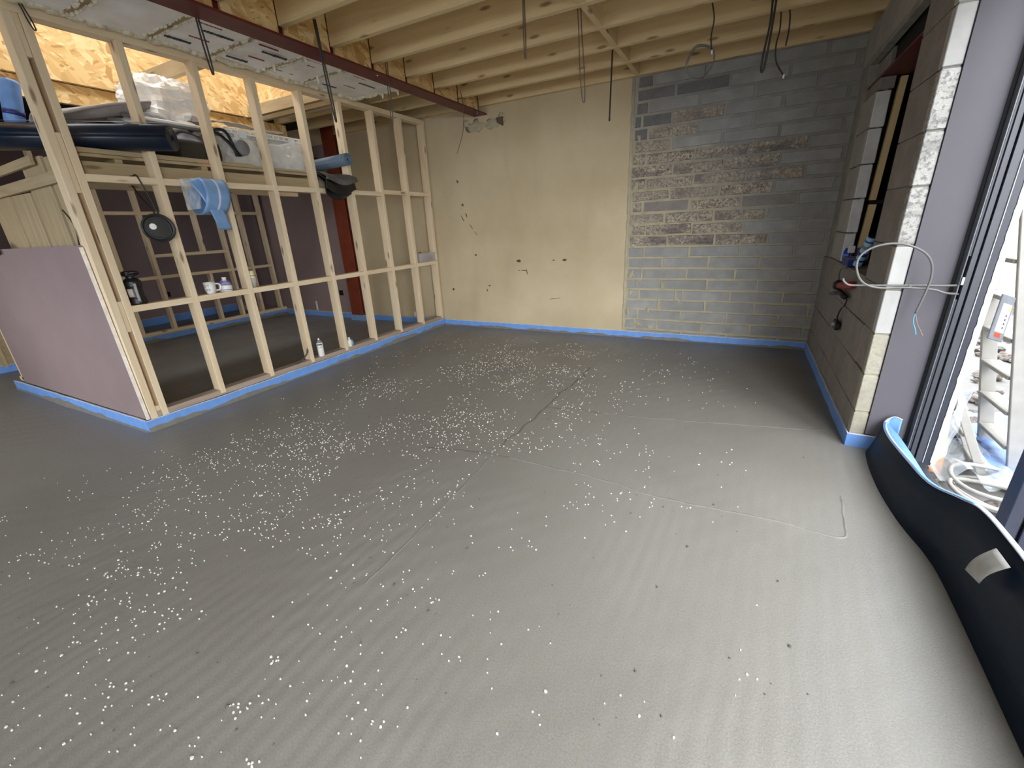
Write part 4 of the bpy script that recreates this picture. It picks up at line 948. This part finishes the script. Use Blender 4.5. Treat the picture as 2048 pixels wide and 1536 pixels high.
obj('pot_body', MB().lathe([(.024, 0), (.025, .004), (.027, .035), (.020, .048)], C6, n=16), 'sky_label', b2, smooth=True)
obj('lid', MB().lathe([(.021, .048), (.021, .062), (.017, .066)], C6, n=14), plain('sky_lid', (.10, .32, .62), .4), b2)
rg = thing('twisted_rag', 'dark brown twisted offcut leaning on the bottom plate by a stud', 'offcut', (-.02, -2.30, .13))
obj('twist', MB().tube(smooth_path([(-.015, -2.42, .140), (-.01, -2.37, .150), (-.015, -2.33, .165), (-.01, -2.29, .20), (-.016, -2.265, .235), (-.01, -2.248, .25)]), [.013, .011, .012, .009, .007, .004] + [.007] * 20, 7), 'brown', rg, smooth=True)
obj('frayed_end', MB().tube(smooth_path([(-.01, -2.30, .19), (-.02, -2.27, .25), (-.01, -2.255, .272)]), .003, 5).tube([(-.02, -2.35, .16), (-.03, -2.31, .142)], .005, 5), 'brown', rg)

# ---------------------------------------------------------------- wires hanging from the ceiling
def wire(label, pts, r=.0055, mat='cable', tip=None, loop=False):
    t_ = thing('hanging_wire', label, 'wire', pts[0], 'wires hanging from the ceiling')
    obj('cable', MB().tube(smooth_path(pts, 5), r, 6), mat, t_, smooth=True)
    if tip: e = Vector(pts[-1]); obj('cut_end', MB().lathe([(r * 1.25, 0), (r * 1.25, .02), (r * .5, .026)], e + Vector((0, 0, .008)), (0, 0, -1), 8), tip, t_)
    return t_
def hairpin(x, y, zt, zb, w, sway=(0, 0), ax=(1, .4)):
    a = Vector((ax[0], ax[1], 0)).normalized() * w; s = Vector((sway[0], sway[1], 0)); L = zt - zb
    P = lambda f, k: tuple(Vector((x, y, zt - L * f)) + s * f + a * k)
    return [P(0, -.5), P(.3, -.45), (P(.65, -.6)), P(.95, -.35), P(1, 0), P(.95, .3), P(.65, .45), P(.3, .25), P(0, .3)]
wire('doubled dark wire hanging down the face of the near corner post', hairpin(.03, -3.575, 2.56, 2.425, .022, (.02, .02)), .004)
wire('doubled black wire in front of the printed foil boards, second from the left', hairpin(.693, -3.034, 2.62, 2.235, .020, (.0, .02)), .005)
wire('thick doubled wire hanging from the beam in front of the last foil board', hairpin(.92, -2.36, 2.66, 2.06, .016, (.01, .035)), .0055)
wire('thin doubled wire hanging beside the broken end of the foil boards', hairpin(.845, -1.585, 2.66, 2.165, .020, (-.01, -.01)), .0035, 'cable_thin')
wire('single thin wire drooping to the left of the beam end at the back wall', [(.88, -.52, 2.62), (.89, -.50, 2.50), (.885, -.50, 2.40), (.86, -.50, 2.26), (.80, -.50, 2.13), (.76, -.50, 2.06)], .003, 'cable_thin')
wire('short doubled wire hanging from a joist in the middle of the ceiling', hairpin(2.29, -1.94, 2.72, 2.297, .012), .004, 'cable_thin')
wire('long doubled wire hanging beside the row of noggins', hairpin(2.535, -1.60, 2.66, 2.085, .028, (.025, .04)), .004, 'cable_thin')
wire('short thick black wire with a pointed end hanging just before the back wall', [(2.544, -.785, 2.62), (2.541, -.785, 2.45), (2.538, -.788, 2.25), (2.536, -.79, 2.11)], .007, 'black', 'cable')
t8 = wire('single wire carrying a coiled loop in front of the bared blockwork', [(3.30, -1.05, 2.66), (3.32, -1.03, 2.57), (3.31, -1.02, 2.47), (3.325, -1.02, 2.385)], .005, 'cable', 'white')
ring = [(3.25 + .088 * math.cos(a) + .008 * math.sin(3 * a), -1.02 + .035 * math.cos(a) + .0015 * i, 2.345 + .098 * math.sin(a)) for i, a in enumerate([6.283 * k / 24 for k in range(44)])]
obj('coil', MB().tube(ring, .0045, 6), 'cable_grey', t8, smooth=True)
wire('two dark wires side by side in front of the dark end of the blockwork', [(3.665, -1.02, 2.66), (3.67, -1.02, 2.48), (3.655, -1.02, 2.32), (3.652, -1.02, 2.22), (3.668, -1.02, 2.22), (3.682, -1.02, 2.40), (3.69, -1.02, 2.66)], .007, 'cable')
wire('dark forked wire with a pale tip hanging nearest the right wall', [(3.72, -.82, 2.66), (3.735, -.82, 2.5), (3.725, -.82, 2.40), (3.74, -.82, 2.30), (3.80, -.82, 2.205)], .005, 'cable', 'white')
wire('dark wire ending above the pale tip of the forked wire near the right wall', [(3.76, -.84, 2.66), (3.785, -.84, 2.55), (3.79, -.84, 2.46), (3.785, -.84, 2.38)], .005, 'cable')
wire('bright wire end curling out below the beam where it meets the back wall', [(.93, -.30, 2.60), (.945, -.30, 2.53), (.93, -.30, 2.47), (.92, -.30, 2.45), (.935, -.30, 2.44), (.945, -.30, 2.47)], .003, 'cable_grey')

# ---------------------------------------------------------------- grey cable at the door and the things on the window sill
gc = thing('loose_cable', 'light grey cable looping out in front of the pier with blue and brown cores bared', 'cable', (4.60, -2.16, .90))
main = [(4.628, -2.16, .885), (4.562, -2.22, .898), (4.523, -2.22, .911), (4.468, -2.22, .917), (4.393, -2.22, .92), (4.332, -2.225, .916), (4.275, -2.23, .925), (4.235, -2.235, .949), (4.209, -2.24, .99), (4.198, -2.24, 1.039), (4.21, -2.24, 1.079), (4.249, -2.24, 1.111), (4.303, -2.24, 1.126), (4.359, -2.24, 1.123), (4.413, -2.24, 1.103), (4.456, -2.24, 1.071), (4.482, -2.24, 1.026), (4.491, -2.24, .969), (4.487, -2.24, .91), (4.479, -2.24, .85), (4.471, -2.24, .801)]
obj('sheath', MB().tube(smooth_path(main, 4), .0052, 8), 'cable_grey', gc, smooth=True)
obj('blue_core', MB().tube(smooth_path([(4.471, -2.24, .803), (4.470, -2.24, .764), (4.485, -2.24, .727), (4.495, -2.24, .695)]), .0022, 6), plain('core_blue', (.12, .45, .70), .4), gc, smooth=True)
obj('brown_core', MB().tube(smooth_path([(4.471, -2.24, .803), (4.487, -2.24, .753), (4.508, -2.24, .716), (4.521, -2.24, .692)]), .0022, 6), plain('core_brown', (.32, .20, .17), .4), gc, smooth=True)
g2 = thing('loose_cable', 'second grey cable running flat across the pier to a hook above the red tool', 'cable', (4.60, -2.16, .92))
obj('sheath', MB().tube(smooth_path([(4.628, -2.15, .925), (4.543, -2.19, .927), (4.47, -2.195, .928), (4.377, -2.195, .926), (4.299, -2.195, .925), (4.229, -2.195, .924), (4.192, -2.195, .926), (4.169, -2.195, .945), (4.165, -2.195, .958)], 4), .0050, 8), 'cable_grey', g2, smooth=True)
obj('clip', MB().lathe([(.006, 0), (.006, .006)], (4.433, -2.204, .926), (0, -1, 0), 8), 'cable_grey', g2)
sc = thing('sealant_cartridge', 'light blue and white sealant cartridge leaning in the window opening', 'cartridge', (4.43, -1.20, .91))
A, B = Vector((4.395, -1.215, .930)), Vector((4.425, -1.315, 1.128)); d = (B - A).normalized()
obj('tube', MB().lathe([(.026, 0), (.0265, .004), (.0265, .205), (.024, .209)], A, d, 20), 'sky_label', sc, smooth=True)
obj('plunger', MB().lathe([(.0235, .2095), (.0225, .2125)], A, d, 16), 'black', sc)
obj('white_panel', MB().grid(lambda u, v: A + d * (.02 + .17 * v) + (d.cross(Vector((0, 1, 0))).normalized() * math.cos(-2.6 + 1.5 * u) + d.cross(d.cross(Vector((0, 1, 0))).normalized()) * math.sin(-2.6 + 1.5 * u)) * .0268, 8, 2), 'white', sc, smooth=True)
for k_, (h0, h1) in enumerate(((.035, .05), (.075, .10), (.13, .15), (.175, .185))):
    obj('print_band', MB().lathe([(.0270, h0), (.0270, h1)], A, d, 20), 'navy_plastic' if k_ != 2 else 'grey_plastic', sc, smooth=True)
td = thing('tape_roll', 'bright blue round tape dispenser on the window sill at the white jamb', 'tape', (4.40, -.66, .91))
obj('wheel', MB().lathe([(.030, 0), (.055, .002), (.055, .040), (.030, .042)], (4.385, -.80, .962), (1, -.5, 0), 22), 'blue_plastic', td)
obj('core', MB().lathe([(.028, -.002), (.028, .044)], (4.385, -.80, .962), (1, -.5, 0), 16), 'white', td)
obj('flap', MB().box((4.385, -.89, .985), (4.425, -.86, 1.035)), 'white', td, bevel=.003)
sb = thing('fixings_box', 'small dark blue carton lying flat on the front edge of the window sill', 'box', (4.34, -1.02, .91))
obj('carton', MB().box((4.357, -1.12, .906), (4.43, -.93, .962)), 'navy_plastic', sb, bevel=.002)
obj('lid_flap', MB().box((4.354, -1.121, .958), (4.432, -.93, .966)), plain('lilac_card', (.16, .17, .42), .6), sb, bevel=.002)
s2 = thing('fixings_box', 'purple and white patterned carton behind the leaning cartridge on the sill', 'box', (4.44, -.95, .91))
obj('carton', MB().box((4.44, -.96, .906), (4.50, -.84, 1.02)), plain('purple_card', (.10, .08, .22), .6), s2, bevel=.002)
obj('label', MB().box((4.446, -.963, .93), (4.494, -.958, .99)), plain('lilac_label', (.40, .38, .60), .6, var=.4, scale=60), s2)
gt = thing('silver_tin', 'small silver grey tube lying on the sill below the cartridge', 'tin', (4.46, -1.25, .92))
obj('tin_body', MB().lathe([(.022, 0), (.024, .004), (.024, .08), (.020, .084)], (4.455, -1.33, .931), (.4, .9, .05), 16), 'chrome', gt, smooth=True)
obj('tin_lid', MB().lathe([(.0245, .084), (.0245, .098)], (4.455, -1.33, .931), (.4, .9, .05), 16), 'black', gt)
ag = thing('angle_grinder', 'red and black power tool hanging below the sill of the window opening', 'tool', (4.32, -1.35, .80))
obj('motor_body', MB().tube(smooth_path([(4.330, -1.20, .790), (4.325, -1.30, .805), (4.325, -1.40, .815), (4.33, -1.52, .835)]), .024, 12), 'red', ag, smooth=True)
obj('gear_head', blob((4.325, -1.14, .785), (.032, .05, .035), .12, 2, 16, 10, 2, False), 'black', ag, smooth=True)
obj('grip', MB().tube([(4.33, -1.20, .750), (4.33, -1.42, .745)], .017, 10), 'black', ag, smooth=True)
obj('guard', MB().lathe([(.02, 0), (.045, .003), (.045, .010), (.02, .012)], (4.32, -1.16, .735), (.3, .2, -1), 18), 'grey_plastic', ag)
obj('hook', MB().tube(smooth_path([(4.345, -1.18, .906), (4.335, -1.10, .90), (4.33, -1.06, .86), (4.33, -1.10, .81)]), .006, 6), 'cable_grey', ag, smooth=True)
pl = thing('mains_plug', 'black mains plug dangling on its lead below the window sill', 'plug', (4.335, -1.285, .52))
obj('plug_body', MB().prism([(-1.335, .500), (-1.235, .500), (-1.225, .515), (-1.225, .545), (-1.24, .562), (-1.33, .562), (-1.345, .545), (-1.345, .515)], 4.325, 4.352, 0), 'black', pl, bevel=.004)
obj('pin', MB().box((4.312, -1.30, .525), (4.326, -1.29, .545)).box((4.314, -1.275, .525), (4.326, -1.265, .535)), 'chrome', pl)
obj('lead', MB().tube(smooth_path([(4.338, -1.285, .560), (4.335, -1.30, .60), (4.335, -1.36, .66), (4.338, -1.42, .69), (4.34, -1.44, .735)]), .0045, 6), 'black', pl, smooth=True)

# ---------------------------------------------------------------- outside the doorway
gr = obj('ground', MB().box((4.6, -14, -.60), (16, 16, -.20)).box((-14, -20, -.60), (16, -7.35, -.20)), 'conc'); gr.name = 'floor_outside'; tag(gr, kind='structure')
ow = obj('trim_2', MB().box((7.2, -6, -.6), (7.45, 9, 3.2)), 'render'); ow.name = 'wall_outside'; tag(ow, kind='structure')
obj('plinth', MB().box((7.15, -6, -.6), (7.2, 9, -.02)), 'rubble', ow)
rbm = MB(); rr_ = random.Random(8)
for i in range(420):
    x = rr_.uniform(5.0, 7.1); y = rr_.uniform(-2.4, 2.6); s_ = rr_.uniform(.02, .06)
    bb = blob((x, y, -.19 + s_ * .4), (s_, s_ * rr_.uniform(.6, 1.3), s_ * .6), .5, 2, 7, 5, i, False); rbm.add(bb.v, bb.f)
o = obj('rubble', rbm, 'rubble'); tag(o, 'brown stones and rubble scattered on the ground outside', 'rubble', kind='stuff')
def ladder(label, base, top, side, width, treads, rail=(.07, .028), tread_depth=.09, mat='white_paint', legs=True, z0=None):
    """step ladder: two stiles from base to top, far stile offset by side*width, flat treads, rear legs"""
    b, t_ = Vector(base), Vector(top); s_ = Vector(side).normalized(); d = (t_ - b).normalized(); n_ = d.cross(s_).normalized()
    th = thing('step_ladder', label, 'ladder', base)
    for k_ in (0, 1): board('stile', b + s_ * width * k_, t_ + s_ * width * k_, rail[1], rail[0], mat, th, up=n_, bevel=.003)
    L = (t_ - b).length
    hz = Vector((n_.x, n_.y, 0)).normalized()
    for i in range(treads):
        c = b + d * (L * (i + .7) / (treads + .3))
        p0, p1 = c + s_ * .018, c + s_ * (width - .018)
        q = board('tread', p0, p1, tread_depth, .022, mat, th, up=d if False else (0, 0, 1), bevel=.003)
        for k_ in (-1, 0, 1):
            mid = (p0 + p1) / 2
    if legs:
        hz = s_.cross(Vector((0, 0, 1))).normalized() * -1
        foot = Vector((b.x, b.y, b.z)) 
        for k_ in (0, 1):
            tp_ = t_ + s_ * width * k_ - d * .12
            board('rear_leg', tp_, Vector((tp_.x - (b.x - t_.x) * .9, tp_.y, b.z)), .026, .045, mat, th, up=(1, 0, 0), bevel=.003)
    return th
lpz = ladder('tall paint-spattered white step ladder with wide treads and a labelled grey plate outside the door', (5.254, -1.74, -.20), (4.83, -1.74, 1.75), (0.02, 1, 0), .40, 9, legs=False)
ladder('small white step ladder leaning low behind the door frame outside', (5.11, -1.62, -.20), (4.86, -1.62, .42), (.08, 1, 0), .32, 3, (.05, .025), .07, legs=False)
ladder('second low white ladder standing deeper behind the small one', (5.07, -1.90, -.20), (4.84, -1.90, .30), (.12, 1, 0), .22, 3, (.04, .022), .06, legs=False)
A = [Vector((4.925, -1.80, .84)), Vector((4.990, -1.77, .815)), Vector((4.995, -1.77, .575)), Vector((4.925, -1.80, .60))]
n_ = (A[1] - A[0]).cross(A[3] - A[0]).normalized() * .012
pf = obj('platform', MB().add(A + [a + n_ for a in A], [(0, 1, 2, 3), (4, 5, 6, 7), (0, 1, 5, 4), (1, 2, 6, 5), (2, 3, 7, 6), (3, 0, 4, 7)]), 'alu_light', lpz, bevel=.003)
def inset(u0, u1, v0, v1, off): 
    f = lambda u, v: A[0].lerp(A[1], u).lerp(A[3].lerp(A[2], u), v) - n_ * off
    q = [f(u0, v0), f(u1, v0), f(u1, v1), f(u0, v1)]; return MB().add(q + [p + n_ * .15 for p in q], [(0, 1, 2, 3), (4, 5, 6, 7), (0, 1, 5, 4), (1, 2, 6, 5), (2, 3, 7, 6), (3, 0, 4, 7)])
obj('label', inset(.22, .86, .18, .80, .1), 'white', pf)
obj('label_mark', inset(.30, .72, .82, .92, .1), 'red_bright', pf)
obj('label_mark', inset(.66, .84, .22, .32, .25), 'orange', pf)
for k_ in range(4): obj('label_line', inset(.62, .70, .40 + .09 * k_, .45 + .09 * k_, .25), 'ink', pf)
lo = board('leaning_board', (4.862, -1.88, -.20), (4.830, -1.84, .24), .06, .018, 'orange', up=(0, 1, 0)); tag(lo, 'orange board standing just behind the door frame outside', 'board')
hz_ = thing('hose_coil', 'coiled white hose lying on the ground just outside the threshold', 'hose', (4.98, -2.15, -.3))
for k_, (cx, cy, r_, z_) in enumerate(((4.99, -2.12, .19, -.165), (5.02, -2.16, .17, -.142), (4.97, -2.20, .15, -.118), (5.05, -2.10, .20, -.098))):
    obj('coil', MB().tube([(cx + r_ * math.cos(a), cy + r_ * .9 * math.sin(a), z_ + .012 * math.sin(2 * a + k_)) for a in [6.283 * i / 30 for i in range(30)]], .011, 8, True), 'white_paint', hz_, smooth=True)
bs = thing('blue_sheet', 'crumpled blue plastic sheet lying on the ground behind the hose', 'sheet', (5.3, -1.5, -.20))
obj('sheet', MB().grid(lambda u, v: (5.10 + .75 * u, -2.0 + 1.1 * v, -.17 + .05 * abs(noise.noise(Vector((u * 5, v * 6, 4)))) + .06 * u * v), 18, 18), plain('blue_tarp', (.16, .28, .62), .4, var=.4, scale=8), bs, solid=.003)
cs = thing('polythene_sheet', 'clear crumpled polythene lying behind the threshold outside', 'sheet', (4.9, -1.9, -.3))
obj('sheet', MB().grid(lambda u, v: (4.77 + .40 * u, -2.10 + .62 * v, -.08 + .09 * noise.noise(Vector((u * 4, v * 4, 9))) - .06 * u), 18, 18), 'poly', cs)
